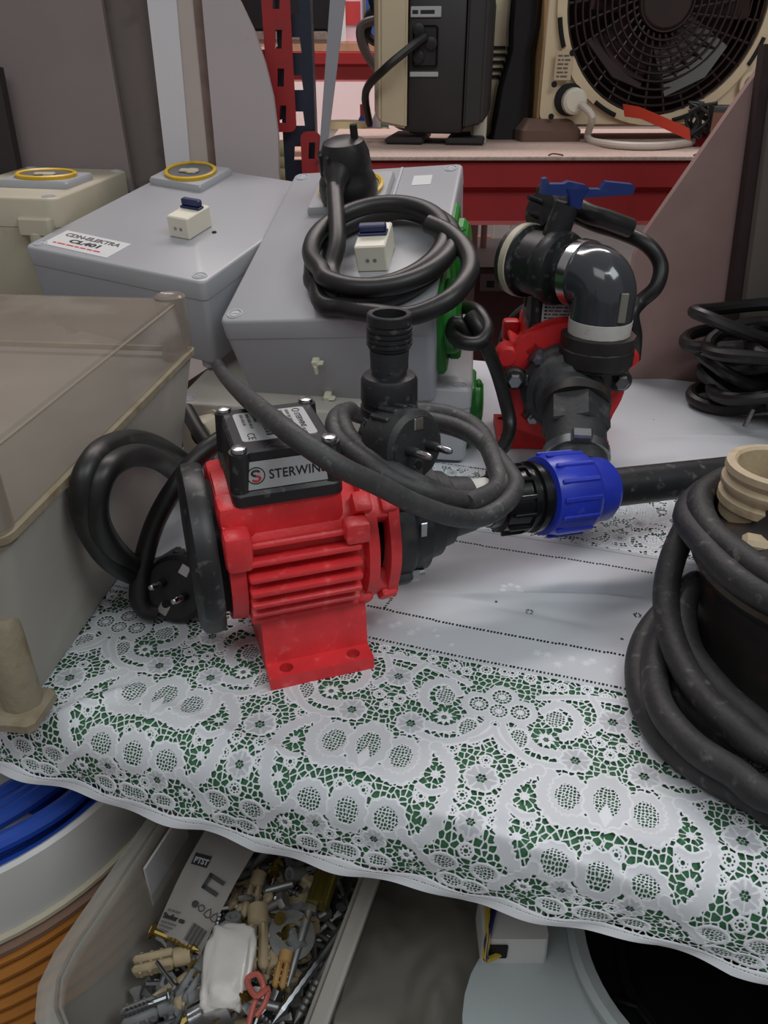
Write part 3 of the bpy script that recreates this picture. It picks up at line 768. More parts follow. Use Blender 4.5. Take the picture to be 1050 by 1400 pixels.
# ---------------------------------------------------------------- red water pumps
def make_pump(name, label, loc_, yaw, ZC, rd, stickers, TX, FR=.0585):
    root = thing(name, label, 'water pump', loc_, (0, 0, yaw))
    X = (1, 0, 0)
    # motor body
    bm = NB()
    lathe(bm, [(.040, -.060), (.056, -.059), (.057, -.048), (.0505, -.046), (.0505, .038), (.057, .040), (.058, .046), (.050, .048)], (0, 0, ZC), X, 40)
    for sy in (-1, 1):                                   # corner bosses
        box(bm, (-.061, sy * .051 - .011, ZC + .012), (-.042, sy * .051 + .009, ZC + .040), .004, 2)
        box(bm, (.022, sy * .054 - .009, ZC + .020), (.040, sy * .054 + .007, ZC + .036), .003, 2)
    box(bm, (-.0615, -.042, ZC + .022), (-.034, .042, ZC + .0525), .006, 2)   # square shoulder
    body = fin('motor_body', bm, rd, root)
    bm = NB(); lathe(bm, [(.0025, 0), (.0025, .0009)], (-.051, -.0602, ZC + .024), (0, -1, 0), 12); fin('boss_hole', bm, hole_dark, body)
    # cooling fins
    fm = None
    bm = NB(); box(bm, (-.047, -.0640, -.0026), (.034, -.046, .0026), .0022, 2)
    f0 = fin('cooling_fin', bm, rd, root); f0.location = (0, 0, ZC)
    angs = [-27 + 11.2 * k for k in range(7)]
    for i, a in enumerate(angs + [180 - a for a in angs]):
        f = f0 if i == 0 else f0.copy()
        if i: C.objects.link(f); f.parent = root
        f.rotation_euler = (R(a), 0, 0)
    # foot
    bm = NB()
    hx = .040
    outer = [(-hx, -.066), (hx, -.066), (hx, .066), (-hx, .066)]
    plate(bm, outer, [circ(sx * .026, sy * .057, .0052, 14) for sx in (-1, 1) for sy in (-1, 1)], 0, .011)
    prof = [(-.049, .010), (.049, .010), (.044, ZC - .036), (-.044, ZC - .036)]
    loft(bm, [[(x, y, z) for y, z in prof] for x in (-hx, hx)])
    fin('mounting_foot', bm, rd, root, 25)
    # terminal box
    bm = NB(); loft(bm, [rr(.078, .082, .006, ZC + .026, TX), rr(.0755, .080, .006, ZC + .051, TX), rr(.073, .076, .006, ZC + .053, TX)]); fin('terminal_pedestal', bm, rd, root)
    bz = ZC + .0515; bt = bz + .039
    bm = NB(); loft(bm, [rr(.077, .084, .007, bz, TX), rr(.077, .084, .007, bz + .008, TX), rr(.072, .078, .007, bz + .011, TX), rr(.068, .075, .006, bt - .004, TX)])
    for sx in (-1, 1):
        for sy in (-1, 1): cyl(bm, (TX + sx * .031, sy * .033, bz + .010), (TX + sx * .0305, sy * .035, bt - .0005), .008, .0070, 14)
    tb = fin('terminal_box', bm, blk, root)
    bm = NB(); loft(bm, [rr(.067, .075, .006, bt - .005, TX), rr(.067, .075, .006, bt - .0015, TX), rr(.064, .072, .005, bt, TX)]); fin('terminal_lid', bm, blk, tb)
    for sx in (-1, 1):
        for sy in (-1, 1):
            bm = NB(); lathe(bm, [(.0052, 0), (.0055, .0015), (.0048, .0032), (.002, .004)], (TX + sx * .0305, sy * .0355, bt - .0005), (0, 0, 1), 16); fin('lid_screw', bm, chrome, tb)
    # label on top of the lid
    Q = Matrix.Translation((TX, .002, bt)) @ Matrix.Rotation(R(-90), 4, 'Z')
    bm = NB(); loft(bm, [rr(.050, .052, .003, 0), rr(.050, .052, .003, .0004)], mtx=Q); s1 = fin('rating_label', bm, silver, tb)
    U = Q @ Matrix.Translation((0, 0, .0004))
    text('label_lettering', 'STERWINS', .0056, U @ Matrix.Translation((-.014, .0172, 0)), ink, s1, .00008, 1.0)
    bars('label_print', U, [(.014, .0174, .008, .003), (-.022, .0118, .034, .0034), (-.022, .0076, .030, .0034), (-.022, .0034, .026, .0034)], ink_grey, s1)
    bars('label_print', U, [(-.022, -.0088, .014, .0032), (-.022, -.0130, .016, .0032), (-.022, -.0172, .026, .0032), (-.022, -.0214, .022, .0032)], ink_grey, s1, 2)
    text('label_lettering', 'CE', .0075, U @ Matrix.Translation((.012, -.0215, 0)), ink, s1, 0, 1.3)
    bm = NB()
    for k in range(15): box(bm, (-.004 + .0016 * k, -.0085, 0), (-.004 + .0016 * k + (.0006, .001, .0004)[k % 3], .0025, .0002), mtx=U)
    fin('bar_code', bm, ink, s1, 0)
    bm = NB(); ringtube(bm, (-.019, .0195, .0002), (0, 0, 1), .0026, .0003, 20, 4, U); fin('round_emblem', bm, ink, s1, 0)
    # label on the front of the box
    if stickers:
        th = math.atan2(.0025, bt - bz - .016)
        O = Vector((TX, -.0391, bz + .0215)); Q = basis(O, (1, 0, 0), (0, .06, 1))
        bm = NB(); loft(bm, [rr(.062, .020, .001, 0), rr(.062, .020, .001, .0005)], mtx=Q); s2 = fin('brand_label', bm, silver, tb)
        U = Q @ Matrix.Translation((0, 0, .0005))
        bm = NB(); plate(bm, circ(-.0215, 0, .0062, 32), [circ(-.0215, 0, .0055, 32)], 0, .0002, U); fin('round_emblem', bm, ink, s2, 0)
        bm = NB(); tube(bm, [U @ Vector((-.0215 + .0026 * math.cos(a), .0019 + .0019 * math.sin(a), .0002)) for a in [R(20 + 25 * k) for k in range(11)]], .0007, 6, 2); fin('emblem_upper', bm, ink, s2)
        bm = NB(); tube(bm, [U @ Vector((-.0215 + .0026 * math.cos(a), -.0019 + .0019 * math.sin(a), .0002)) for a in [R(90 - 25 * k) for k in range(11)]], .0007, 6, 2); fin('emblem_lower', bm, ink_red, s2)
        text('brand_lettering', 'STERWINS', .0094, U @ Matrix.Translation((-.0128, -.0034, 0)), ink, s2, .00012, .86, space=1.05)
    else:
        O = Vector((TX + .0372, -.006, bz + .022)); Q = basis(O, (0, 1, 0), (-.13, 0, 1))
        bm = NB(); loft(bm, [rr(.046, .025, .001, 0), rr(.046, .025, .001, .0005)], mtx=Q); s2 = fin('rating_label', bm, silver, tb)
        U = Q @ Matrix.Translation((0, 0, .0005))
        bars('label_print', U, [(-.0165, .0080 - .0038 * k, .034 - .004 * (k % 3), .0030) for k in range(6)], ink_grey, s2, 3)
        bars('label_bullets', U, [(-.0205, .0080 - .0038 * k, .003, .0034) for k in range(6)], ink, s2, 4)
    # rear fan cover
    bm = NB(); lathe(bm, [(.045, -.064), (.0615, -.0645), (.0630, -.067), (.0640, -.073), (.0630, -.079), (.058, -.0825), (.030, -.0835)], (0, 0, ZC), X, 48)
    cover = fin('fan_cover', bm, blk, root)
    bm = NB(); lathe(bm, [(.050, -.056), (.050, -.0655)], (0, 0, ZC), X, 32); fin('cover_gap', bm, hole_dark, cover)
    # lantern between motor and pump: two rings and struts
    bm = NB()
    M4 = Matrix.Translation((.040, 0, ZC)) @ Matrix.Rotation(R(90), 4, 'Y')
    plate(bm, circ(0, 0, FR, 36), [circ(0, 0, .044, 28)], 0, .008, M4)
    M5 = Matrix.Translation((.057, 0, ZC)) @ Matrix.Rotation(R(90), 4, 'Y')
    oc = []
    for k in range(48):
        a = 2 * math.pi * k / 48; FR_ = FR - .002; oc.append(((FR_ + .006 * max(0, math.cos(4 * a + math.pi)) ** 3) * math.cos(a), (FR_ + .006 * max(0, math.cos(4 * a + math.pi)) ** 3) * math.sin(a)))
    plate(bm, oc, [circ(0, 0, .040, 28)], 0, .008, M5)
    for k in range(4):
        a = R(45 + 90 * k); mt = Matrix.Translation((0, 0, ZC)) @ Matrix.Rotation(a, 4, 'X')
        box(bm, (.043, .040, -.013), (.062, .057, .013), .003, 2, mt); box(bm, (.032, .051, -.008), (.046, .063, .008), .003, 2, mt); box(bm, (.052, .051, -.010), (.065, .0625, .010), .003, 2, mt)
    fin('lantern_bracket', bm, rd, root)
    bm = NB(); lathe(bm, [(.014, .046), (.014, .066)], (0, 0, ZC), X, 16); fin('shaft', bm, hole_dark, root)
    # pump head
    hb = .065                                                             # where the black head starts
    bm = NB()
    lathe(bm, [(.046, hb), (.0495, hb + .002), (.0495, hb + .014), (.046, hb + .018), (.0455, hb + .030), (.039, hb + .034), (.037, hb + .044), (.032, hb + .047), (.030, hb + .056), (.0255, hb + .059), (.0225, hb + .078), (.0195, hb + .079)], (0, 0, ZC), X, 40)
    lathe(bm, [(.021, 0), (.021, .050), (.0225, .051), (.0225, .060)], (hb + .017, .026, ZC + .004), (0, 0, 1), 28)
    for k in range(4):
        a = R(45 + 90 * k); box(bm, (hb, .040, -.009), (hb + .015, .0545, .009), .003, 2, Matrix.Translation((0, 0, ZC)) @ Matrix.Rotation(a, 4, 'X'))
    head = fin('pump_head', bm, blk_cast, root)
    for k in range(4):
        a = R(45 + 90 * k); bm = NB()
        lathe(bm, [(.0062, hb + .014), (.0062, hb + .021)], (0, .0485 * math.cos(a), ZC + .0485 * math.sin(a)), X, 6); lathe(bm, [(.0035, hb + .021), (.0035, hb + .026)], (0, .0485 * math.cos(a), ZC + .0485 * math.sin(a)), X, 10)
        fin('head_bolt', bm, steel, head)
    if not stickers:
        for sy in (-1, 1):
            bm = NB(); cyl(bm, (hb + .002, sy * .058, ZC + .010), (hb + .016, sy * .058, ZC + .010), .0125, n=18, bev=.002); box(bm, (hb + .002, sy * .035 - .012, ZC - .001), (hb + .013, sy * .050 + .006, ZC + .021), .002, 1); fin('bolt_lug', bm, blk_dirty, head)
            bm = NB(); lathe(bm, [(.0085, 0), (.0085, .005), (.007, .0068)], (hb + .016, sy * .058, ZC + .010), X, 6); fin('lug_bolt', bm, steel, head)
            bm = NB(); cyl(bm, (.040, sy * .066, ZC + .030), (.066, sy * .066, ZC + .030), .0125, n=16, bev=.003); fin('flange_ear', bm, rd, body)
    bm = NB(); box(bm, (hb + .018, -.0462, ZC + .006), (hb + .0235, -.0445, ZC + .018), .0006, 1); fin('inlet_mark', bm, steel, head)
    return root
PYAW = R(18)
PL = Vector((-.066, .503, 0))
pump1 = make_pump('water_pump', 'red finned pump with lettered black terminal box in the foreground', PL, PYAW, .092, red, True, -.0115)
def p1(x, y, z): return PL + Vector((math.cos(PYAW) * x - math.sin(PYAW) * y, math.sin(PYAW) * x + math.cos(PYAW) * y, z))
# quick coupling standing on the discharge
base = p1(.082, .026, .156)
q = thing('hose_coupling', 'upright black threaded hose coupling screwed on the foreground pump', 'coupling', base)
bm = NB(); lathe(bm, [(.026, -.004), (.028, 0), (.028, .012), (.0255, .013)], (0, 0, 0), (0, 0, 1), 6); fin('hex_base', bm, blk_cast, q)
bm = NB(); lathe(bm, [(.0215, .012), (.0245, .0125), (.0250, .0155), (.0225, .0165)], (0, 0, 0), (0, 0, 1), 28); fin('thread_tape', bm, tape, q)
bm = NB(); lathe(bm, [(.021, .0165), (.0268, .017), (.0275, .020), (.0275, .025), (.0262, .026), (.0262, .030), (.0272, .031), (.0268, .051), (.0245, .055), (.019, .0565)], (0, 0, 0), (0, 0, 1), 32); fin('collar', bm, blk, q)
bm = NB(); lathe(bm, [(.0165, .056), (.0165, .060), (.0178, .061), (.0178, .075), (.0165, .076)], (0, 0, 0), (0, 0, 1), 8); lathe(bm, [(.0165, .056), (.0182, .074), (.0182, .080), (.0168, .081)], (0, 0, 0), (0, 0, 1), 24); fin('hex_neck', bm, blk_cast, q)
bm = NB(); pr = [(.0150, .100), (.0150, .0815), (.0195, .0815), (.0200, .084)]
for k in range(4): pr += [(.0212, .0850 + .0048 * k), (.0212, .0872 + .0048 * k), (.0196, .0880 + .0048 * k), (.0196, .0894 + .0048 * k)]
pr += [(.0206, .1045), (.0206, .1125), (.0196, .1135), (.0155, .1130), (.0148, .100)]
lathe(bm, pr, (0, 0, 0), (0, 0, 1), 32); fin('threaded_socket', bm, blk, q)

q.scale = (.80, .80, .80)
# compression fitting and pipe on the suction side
f0 = p1(.142, 0, .092); dirp = (Vector((.430, .690, .056)) - f0).normalized()
fit = thing('compression_fitting', 'bright blue and black compression fitting joining foreground pump and black pipe', 'pipe fitting', f0)
bm = NB(); lathe(bm, [(.018, -.004), (.0195, 0), (.0205, .016), (.019, .017)], (0, 0, 0), dirp, 28); fin('thread_tape', bm, tape, fit)
bm = NB(); lathe(bm, [(.019, .015), (.0215, .016), (.0225, .024), (.0265, .025), (.0270, .046), (.0295, .047), (.0295, .049), (.027, .050), (.027, .055), (.0305, .056), (.0305, .061), (.028, .062), (.028, .070)], (0, 0, 0), dirp, 32); bd = fin('fitting_body', bm, blk_gloss, fit)
FF = frame((0, 0, 0), dirp)
for k in range(12):
    bm = NB(); box(bm, (.025, -.0016, .027), (.0300, .0016, .047), .0006, 1, FF @ Matrix.Rotation(R(30 * k), 4, 'Z')); fin('grip_rib', bm, blk_gloss, bd)
bm = NB(); lathe(bm, [(.029, .066), (.0335, .067), (.0355, .078), (.0355, .104), (.0335, .109), (.0290, .112), (.0280, .130), (.0235, .136), (.0165, .1365)], (0, 0, 0), dirp, 40); nut = fin('clamp_nut', bm, blue, fit)
for k in range(14):
    bm = NB(); box(bm, (.034, -.0022, .070), (.0368, .0022, .106), .001, 1, FF @ Matrix.Rotation(R(360 / 14 * k + 6), 4, 'Z')); fin('nut_rib', bm, blue, nut)
bm = NB(); tube(bm, [f0 + dirp * .125, f0 + dirp * .25, f0 + dirp * .36 + Vector((0, 0, .0005)), f0 + dirp * .50 + Vector((.0, -.004, .002))], .0172, 24, 5)
solo('black_pipe', bm, blk, 'thick black pipe running from the blue fitting to the right edge', 'pipe')

# rear pump
P2 = Vector((.206, .885, 0)); Y2 = R(-93)
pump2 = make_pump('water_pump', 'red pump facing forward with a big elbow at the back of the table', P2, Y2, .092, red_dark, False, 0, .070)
def p2(x, y, z): return P2 + Vector((math.cos(Y2) * x - math.sin(Y2) * y, math.sin(Y2) * x + math.cos(Y2) * y, z))
pz = .092
s0 = p2(.142, 0, pz); sd = (p2(.30, -.012, pz - .095) - s0).normalized()
su_ = thing('hex_reducer', 'dark grey hexagonal reducer on the mouth of the rear red pump', 'pipe fitting', s0)
bm = NB(); lathe(bm, [(.030, -.016), (.036, -.014), (.036, -.004), (.030, -.003)], (0, 0, 0), sd, 32); fin('threaded_collar', bm, blk_dirty, su_)
bm = NB(); lathe(bm, [(.030, -.004), (.0345, -.003), (.0345, .026), (.032, .028)], (0, 0, 0), sd, 6, a0=.3); lathe(bm, [(.030, .0), (.031, .075), (.028, .076)], (0, 0, 0), sd, 28); fin('hex_body', bm, blk_cast, su_)
bm = NB(); lathe(bm, [(.031, .050), (.0335, .051), (.0335, .060), (.031, .061)], (0, 0, 0), sd, 28); box(bm, (-.010, .028, .050), (.010, .042, .062), .002, 1, frame((0, 0, 0), sd)); fin('hose_clamp', bm, steel, su_)
# elbow, union, ball valve
e0 = p2(.082, .026, pz + .058)
el = thing('pipe_elbow', 'glossy dark grey pipe elbow standing on the rear red pump', 'pipe elbow', e0)
bm = NB(); lathe(bm, [(.029, -.030), (.038, -.028), (.039, -.004), (.039, .006), (.030, .008)], (0, 0, 0), (0, 0, 1), 14); lathe(bm, [(.037, -.026), (.0395, -.024), (.0395, -.008), (.037, -.006)], (0, 0, 0), (0, 0, 1), 36); fin('union_nut', bm, blk_dirty, el)
bm = NB(); lathe(bm, [(.030, .006), (.0325, .007), (.0330, .022), (.031, .023)], (0, 0, 0), (0, 0, 1), 32); fin('thread_tape', bm, tape, el)
gloss = M('grey_pvc', (58, 61, 66), .16, var=(30, .05), coat=.4)
vd = Vector((-.60, .80, .0)).normalized()
ce = Vector((0, 0, .044)); rb = .018
pts = [ce + Vector((0, 0, -.026)), ce + Vector((0, 0, -.018))]
for k in range(7):
    a = R(90 * k / 6); pts.append(ce + vd * rb * (1 - math.cos(a)) + Vector((0, 0, rb * math.sin(a))))
pts.append(ce + Vector((0, 0, rb)) + vd * (rb + .010))
bm = NB(); tube(bm, pts, .0325, 32, 4); el_b = fin('elbow_body', bm, gloss, el)
bm = NB(); box(bm, (.008, -.0332, .026), (.016, -.0305, .056), .0008, 1); fin('size_sticker', bm, M('sticker_grey', (120, 118, 108), .5), el_b)
v0 = ce + Vector((0, 0, rb)) + vd * (rb + .008)
va = thing('ball_valve', 'black ball valve with a blue handle behind the rear pump elbow', 'valve', e0 + v0)
bm = NB(); lathe(bm, [(.030, 0), (.0350, .001), (.0350, .012), (.032, .013)], (0, 0, 0), vd, 32); fin('chrome_ring', bm, chrome, va)
bm = NB(); lathe(bm, [(.026, .012), (.0275, .020), (.0275, .028), (.037, .030), (.039, .035), (.039, .046), (.037, .049), (.034, .051), (.034, .078), (.039, .080), (.039, .098), (.034, .101)], (0, 0, 0), vd, 32)
FV = frame((0, 0, 0), vd); cyl(bm, (vd * .058), (vd * .052 + Vector((.012, 0, .064))), .016, .013, 18); fin('valve_body', bm, blk, va)
bm = NB(); lathe(bm, [(.0385, .082), (.0402, .083), (.0402, .091), (.0385, .092)], (0, 0, 0), vd, 32, None, 0, False, True); fin('seal_ring', bm, beige, va)
hb = vd * .050 + Vector((.018, 0, .060))
hm = Matrix.Translation(hb) @ Matrix.Rotation(R(-2), 4, 'Z') @ Matrix.Scale(.8, 4)
bm = NB(); loft(bm, [rr(.016, .018, .004, 0), rr(.020, .020, .004, .012), rr(.030, .022, .004, .024)], mtx=hm)
plate(bm, [(-.046, .018), (-.046, .036), (-.040, .037), (-.036, .030), (-.018, .030), (-.012, .033), (.010, .029), (.016, .024), (.030, .024), (.036, .033), (.070, .030), (.074, .026), (.072, .018), (.020, .014), (-.02, .016)], [], -.009, .009, hm @ Matrix.Rotation(R(90), 4, 'X'))
fin('lever_handle', bm, blue_handle, va)
# ---------------------------------------------------------------- cords
class Part_of:
    """parts built around a world point but belonging to a turned thing"""
    def __init__(self, root, at): self.root, self.at = root, Vector(at)
    def local(self, p): return p
_link0 = link
def link(name, me, mat, parent=None):
    if isinstance(parent, Part_of):
        o = _link0(name, me, mat, parent.root)
        mw = parent.root.matrix_basis.inverted() @ Matrix.Translation(parent.at)
        me.transform(mw)
        if getattr(parent, 'sub', None): o.parent = parent.sub
        return o
    return _link0(name, me, mat, parent)
def under(parent, part):
    if isinstance(parent, Part_of):
        q_ = Part_of(parent.root, parent.at); q_.sub = part; return q_
    return part
def schuko_plug(bm_mat, parent, p, axis, up, s=1.0, mat=rubber):
    """plug with its pins pointing along axis; built in the parent's space"""
    F = frame(p, axis, up) @ Matrix.Scale(s, 4)
    bm = NB(); lathe(bm, [(.010, -.052), (.013, -.040), (.022, -.034), (.0245, -.026), (.0255, -.008), (.0250, -.004), (.0215, -.001), (.0215, 0)], (0, 0, 0), (0, 0, 1), 32, F)
    for k in range(5):
        a = R(-40 + 20 * k); box(bm, (-.002, .0235, -.030), (.002, .027, -.012), .001, 1, F @ Matrix.Rotation(a, 4, 'Z'))
    pl = fin('plug', bm, mat, parent)
    for sx in (-.0095, .0095):
        bm = NB(); lathe(bm, [(.0033, -.001), (.0033, .010)], (sx, 0, 0), (0, 0, 1), 12, F); fin('pin_sleeve', bm, mat, under(parent, pl))
        bm = NB(); lathe(bm, [(.0026, .008), (.0026, .019), (.0018, .0215), (.0006, .022)], (sx, 0, 0), (0, 0, 1), 12, F); fin('pin', bm, chrome, under(parent, pl))
    for sy in (-1, 1):
        bm = NB(); box(bm, (-.0040, sy * .0165 - .0042, -.001), (.0040, sy * .0165 + .0042, .0008), .0005, 1, F); fin('earth_clip', bm, chrome, under(parent, pl))
    bm = NB(); lathe(bm, [(.0030, -.001), (.0030, .0010)], (0, -.0125, 0), (0, 0, 1), 14, F); fin('earth_hole', bm, hole_dark, under(parent, pl))
    return pl
# the foreground pump's own cord: a strand over the terminal box, then three turns lying on the pump head
fc = Part_of(pump1, (0, .55, .12))
off = Vector((0, .55, .12))
def wp(l): return [P(*q) - off for q in l]
strand = [(298, 500, .80), (308, 515, .74), (337, 543, .545), (384, 582, .462), (424, 612, .440), (470, 641, .436), (519, 664, .445), (566, 688, .455), (618, 706, .470), (656, 708, .490), (690, 690, .508), (705, 664, .535), (694, 642, .560), (668, 612, .60), (636, 588, .63), (595, 575, .65), (545, 572, .655), (500, 570, .645),
          (472, 562, .61), (457, 576, .57), (463, 602, .54), (497, 629, .503), (542, 657, .488), (588, 674, .486), (636, 684, .500), (676, 676, .525), (690, 655, .55), (678, 628, .585), (652, 600, .62), (605, 582, .65), (540, 576, .655), (490, 568, .64), (478, 560, .62), (468, 572, .575), (480, 600, .540), (520, 632, .503), (570, 660, .490), (622, 680, .505), (668, 690, .520), (696, 684, .535)]
bm = NB(); tube(bm, wp(strand), .0072, 12, 6); fin('cable', bm, rubber_dusty, fc)
strand2 = [(690, 680, .60), (688, 650, .64), (655, 640, .67), (610, 655, .665), (575, 660, .64), (545, 648, .62), (505, 655, .60), (470, 664, .60)]
loop3 = [(636, 690, .495), (680, 668, .535), (676, 630, .575), (650, 585, .64), (602, 564, .67), (540, 566, .665), (500, 590, .65)]
bm = NB(); tube(bm, wp(loop3), .0085, 12, 6); fin('cable_loop', bm, rubber_dusty, fc)
schuko_plug(None, fc, P(572, 612, .510) - off, (.66, -.74, .12), (.0, .15, 1), 1.08, rubber)
bm = NB(); tube(bm, [P(530, 606, .55) - off, P(512, 614, .60) - off, P(500, 622, .645) - off, P(486, 600, .655) - off], .0085, 12, 5); fin('cable_end', bm, rubber_dusty, fc)

# cord standing against the big box at the left, plug on the cloth
lc = thing('extension_lead', 'black cord looped upright against the large box, plug lying by the fan cover', 'power cord', (-.20, .62, 0))
off2 = Vector((-.20, .62, 0))
WN = Matrix.Rotation(R(-5.6), 3, 'Z') @ Vector((1, 0, -.2)).normalized(); WP = Vector((-.255, .405, .004))
def wq(l): return [onplane(q[0], q[1], WP + WN * (q[2] if len(q) > 2 else .014), WN) - off2 for q in l]
def wq2(l): return [P(*q) - off2 for q in l]
big_loop = [(262, 772, .05), (225, 790, .04), (185, 786, .03), (150, 765, .022), (124, 728, .014), (112, 690, .013), (118, 645, .013), (145, 612, .013), (188, 602, .013), (228, 616, .014), (258, 640, .02), (278, 690, .03), (262, 740, .036), (225, 772, .036), (188, 775, .030), (155, 750, .026), (134, 712, .022), (133, 672, .022), (150, 638, .024), (185, 622, .026), (222, 632, .030), (256, 660, .034)]
bm = NB(); tube(bm, wq(big_loop), .0088, 12, 6); fin('cable', bm, rubber_dark, lc)
tail = [(330, 585, .60), (300, 603, .585), (272, 625, .57), (238, 668, .553), (212, 715, .540), (196, 768, .524), (190, 812, .512), (198, 832, .508), (214, 836, .510)]
bm = NB(); tube(bm, wq2(tail), .0082, 12, 6); fin('cable_tail', bm, rubber_dark, lc)
tail2 = [(255, 560, .78), (272, 590, .74), (290, 618, .70), (300, 650, .66)]
bm = NB(); tube(bm, wq2(tail2), .0080, 12, 6); fin('cable_strand', bm, rubber_dark, lc)
pp = P(238, 806, .512); 
schuko_plug(None, lc, pp - off2, (-.12, -.86, .42), (.5, .2, .9), 1.12, rubber_dark)

# cord of the rear pump: over the valve, loop at the right, and down at the left
rc_ = Part_of(pump2, (.23, .90, .2))
off3 = Vector((.23, .90, .2))
def wr(l): return [P(*q) - off3 for q in l]
a_ = [(742, 270, .97), (770, 285, .95), (810, 305, .93), (850, 318, .92), (885, 335, .90), (903, 362, .89), (897, 392, .88), (875, 413, .88), (864, 430, .87), (868, 460, .87), (866, 490, .88)]
bm = NB(); tube(bm, wr(a_), .0085, 12, 6); fin('cable', bm, rubber_dark, rc_)
b_ = [(742, 262, .96), (768, 268, .93), (800, 290, .90), (830, 300, .90), (862, 312, .905)]
bm = NB(); tube(bm, wr(b_), .0105, 12, 6); fin('cable_strand', bm, rubber_dark, rc_)
F3 = P(742, 288, .91) - off3
bm = NB(); lathe(bm, [(.010, -.040), (.020, -.030), (.024, -.020), (.0245, 0), (.021, .004), (.021, .006)], F3, (-.75, -.45, .30), 26); pl = fin('plug', bm, rubber_dark, rc_)
ax3 = Vector((-.75, -.45, .30)).normalized()
for sy in (-.008, .008):
    bm = NB(); cyl(bm, F3 + ax3 * .004 + Vector((0, 0, sy)), F3 + ax3 * .024 + Vector((0, 0, sy)), .0030, .0026, 10); fin('pin', bm, blk, under(rc_, pl))
c2 = [(642, 430, .80), (655, 450, .79), (668, 480, .79), (680, 510, .80), (690, 545, .80), (697, 580, .79), (690, 608, .765), (672, 626, .745)]
bm = NB(); tube(bm, wr(c2), .0075, 12, 6); fin('cable_tail', bm, rubber_dark, rc_)
c3 = [(632, 420, .86), (652, 425, .82), (666, 450, .79), (655, 468, .775), (632, 468, .775), (618, 455, .80), (626, 440, .80), (650, 470, .80)]
bm = NB(); tube(bm, wr(c3), .0075, 12, 6); fin('cable_knot', bm, rubber_dark, rc_)

# heap of cords at the far right corner of the table
hp = thing('cord_heap', 'heap of black cords with a bare plug pin against the leaning grey board', 'power cord', (.475, .97, 0))
off4 = Vector((.44, .95, 0)); r5 = random.Random(11)
for k in range(9):
    cx, cy, cz = r5.uniform(.44, .50), r5.uniform(.93, .99), .014 + .013 * k
    rx, ry = r5.uniform(.055, .085), r5.uniform(.035, .06); ph = r5.uniform(0, 6)
    tl = r5.uniform(-.2, .2); tl2 = r5.uniform(-.25, .25)
    pts = []
    for i in range(12):
        a = 2 * math.pi * i / 12
        x, y = rx * math.cos(a), ry * math.sin(a)
        pts.append(Vector((cx + x, cy + y, max(.010, cz + x * tl + y * tl2 + .008 * math.sin(2 * a + ph)))) - off4)
    bm = NB(); tube(bm, pts, .0085, 10, 4, True); fin('cable', bm, rubber_dark, hp)
bm = NB(); lathe(bm, [(.012, -.04), (.024, -.03), (.026, 0), (.022, .003)], (.03, -.07, .04), (-.2, -.9, .2), 24); pl = fin('plug', bm, rubber_dark, hp)
bm = NB(); cyl(bm, Vector((-.025, -.085, .012)), Vector((-.018, -.082, .034)), .0030, .0026, 10); fin('pin', bm, steel, pl)

# ---------------------------------------------------------------- submersible pump at the right edge, wrapped in its cord
SP = Vector((.335, .462, 0))
sp = thing('submersible_pump', 'black scuffed submersible pump with a worn pale outlet, cut off at right', 'water pump', SP)
bm = NB(); lathe(bm, [(.094, .0), (.098, .004), (.100, .014), (.098, .03), (.098, .076), (.102, .078), (.1055, .085), (.1055, .093), (.101, .099), (.090, .108), (.074, .118), (.068, .128), (.066, .134)], (0, 0, 0), (0, 0, 1), 56); hb_ = fin('housing', bm, blk_dirty, sp)
bm = NB(); ringtube(bm, (0, 0, .089), (0, 0, 1), .1050, .0035, 56, 8); fin('seam_rim', bm, M('scuffed_rim', (86, 78, 70), .6, var=(50, .3), dust=((186, 170, 148), 26, .54, .9)), hb_)
pale_o = M('worn_outlet', (188, 170, 142), .6, var=(40, .15), dust=((120, 92, 62), 40, .56, .6), bump=(200, .2))
bm = NB(); lathe(bm, [(.030, .110), (.0335, .111), (.0335, .120), (.0365, .122), (.0365, .128), (.033, .130), (.0365, .135), (.0365, .139), (.033, .142), (.036, .147), (.0355, .152), (.0300, .153), (.0280, .151), (.0275, .124), (.001, .123)], (-.050, .035, 0), (0, 0, 1), 36); fin('outlet', bm, pale_o, sp)
bm = NB(); box(bm, (-.076, -.048, .111), (-.044, -.032, .119), .003, 1, Matrix.Rotation(-.4, 4, 'Z')); fin('torn_label', bm, pale_o, sp)
cw = sp; rubber_wound = M('cable_wound', (44, 44, 46), .6, var=(60, .25), dust=((126, 122, 116), 120, .60, .40), bump=(280, .25))
def turn(r, zc, a0, a1, n=16, dz=0.0, jit=.006, sd=0, ex=1.0):
    q5 = random.Random(sd); return [Vector(((r + q5.uniform(-jit, jit)) * math.cos(a0 + (a1 - a0) * i / n) * ex, (r + q5.uniform(-jit, jit)) * math.sin(a0 + (a1 - a0) * i / n), zc + dz * i / n + q5.uniform(-jit, jit) * .6)) for i in range(n + 1)]
rw = .0098
for k, (r_, z_, sd, dz, a0, a1) in enumerate(((.103, .118, 2, -.004, 40, 400), (.112, .106, 3, .004, 70, 430))):
    bm = NB(); tube(bm, turn(r_, z_, R(a0), R(a1), 16, dz, .004, sd), rw, 12, 4); fin('upper_turn', bm, rubber_wound, cw)
def wsp(l): return [P(*q) - SP for q in l]
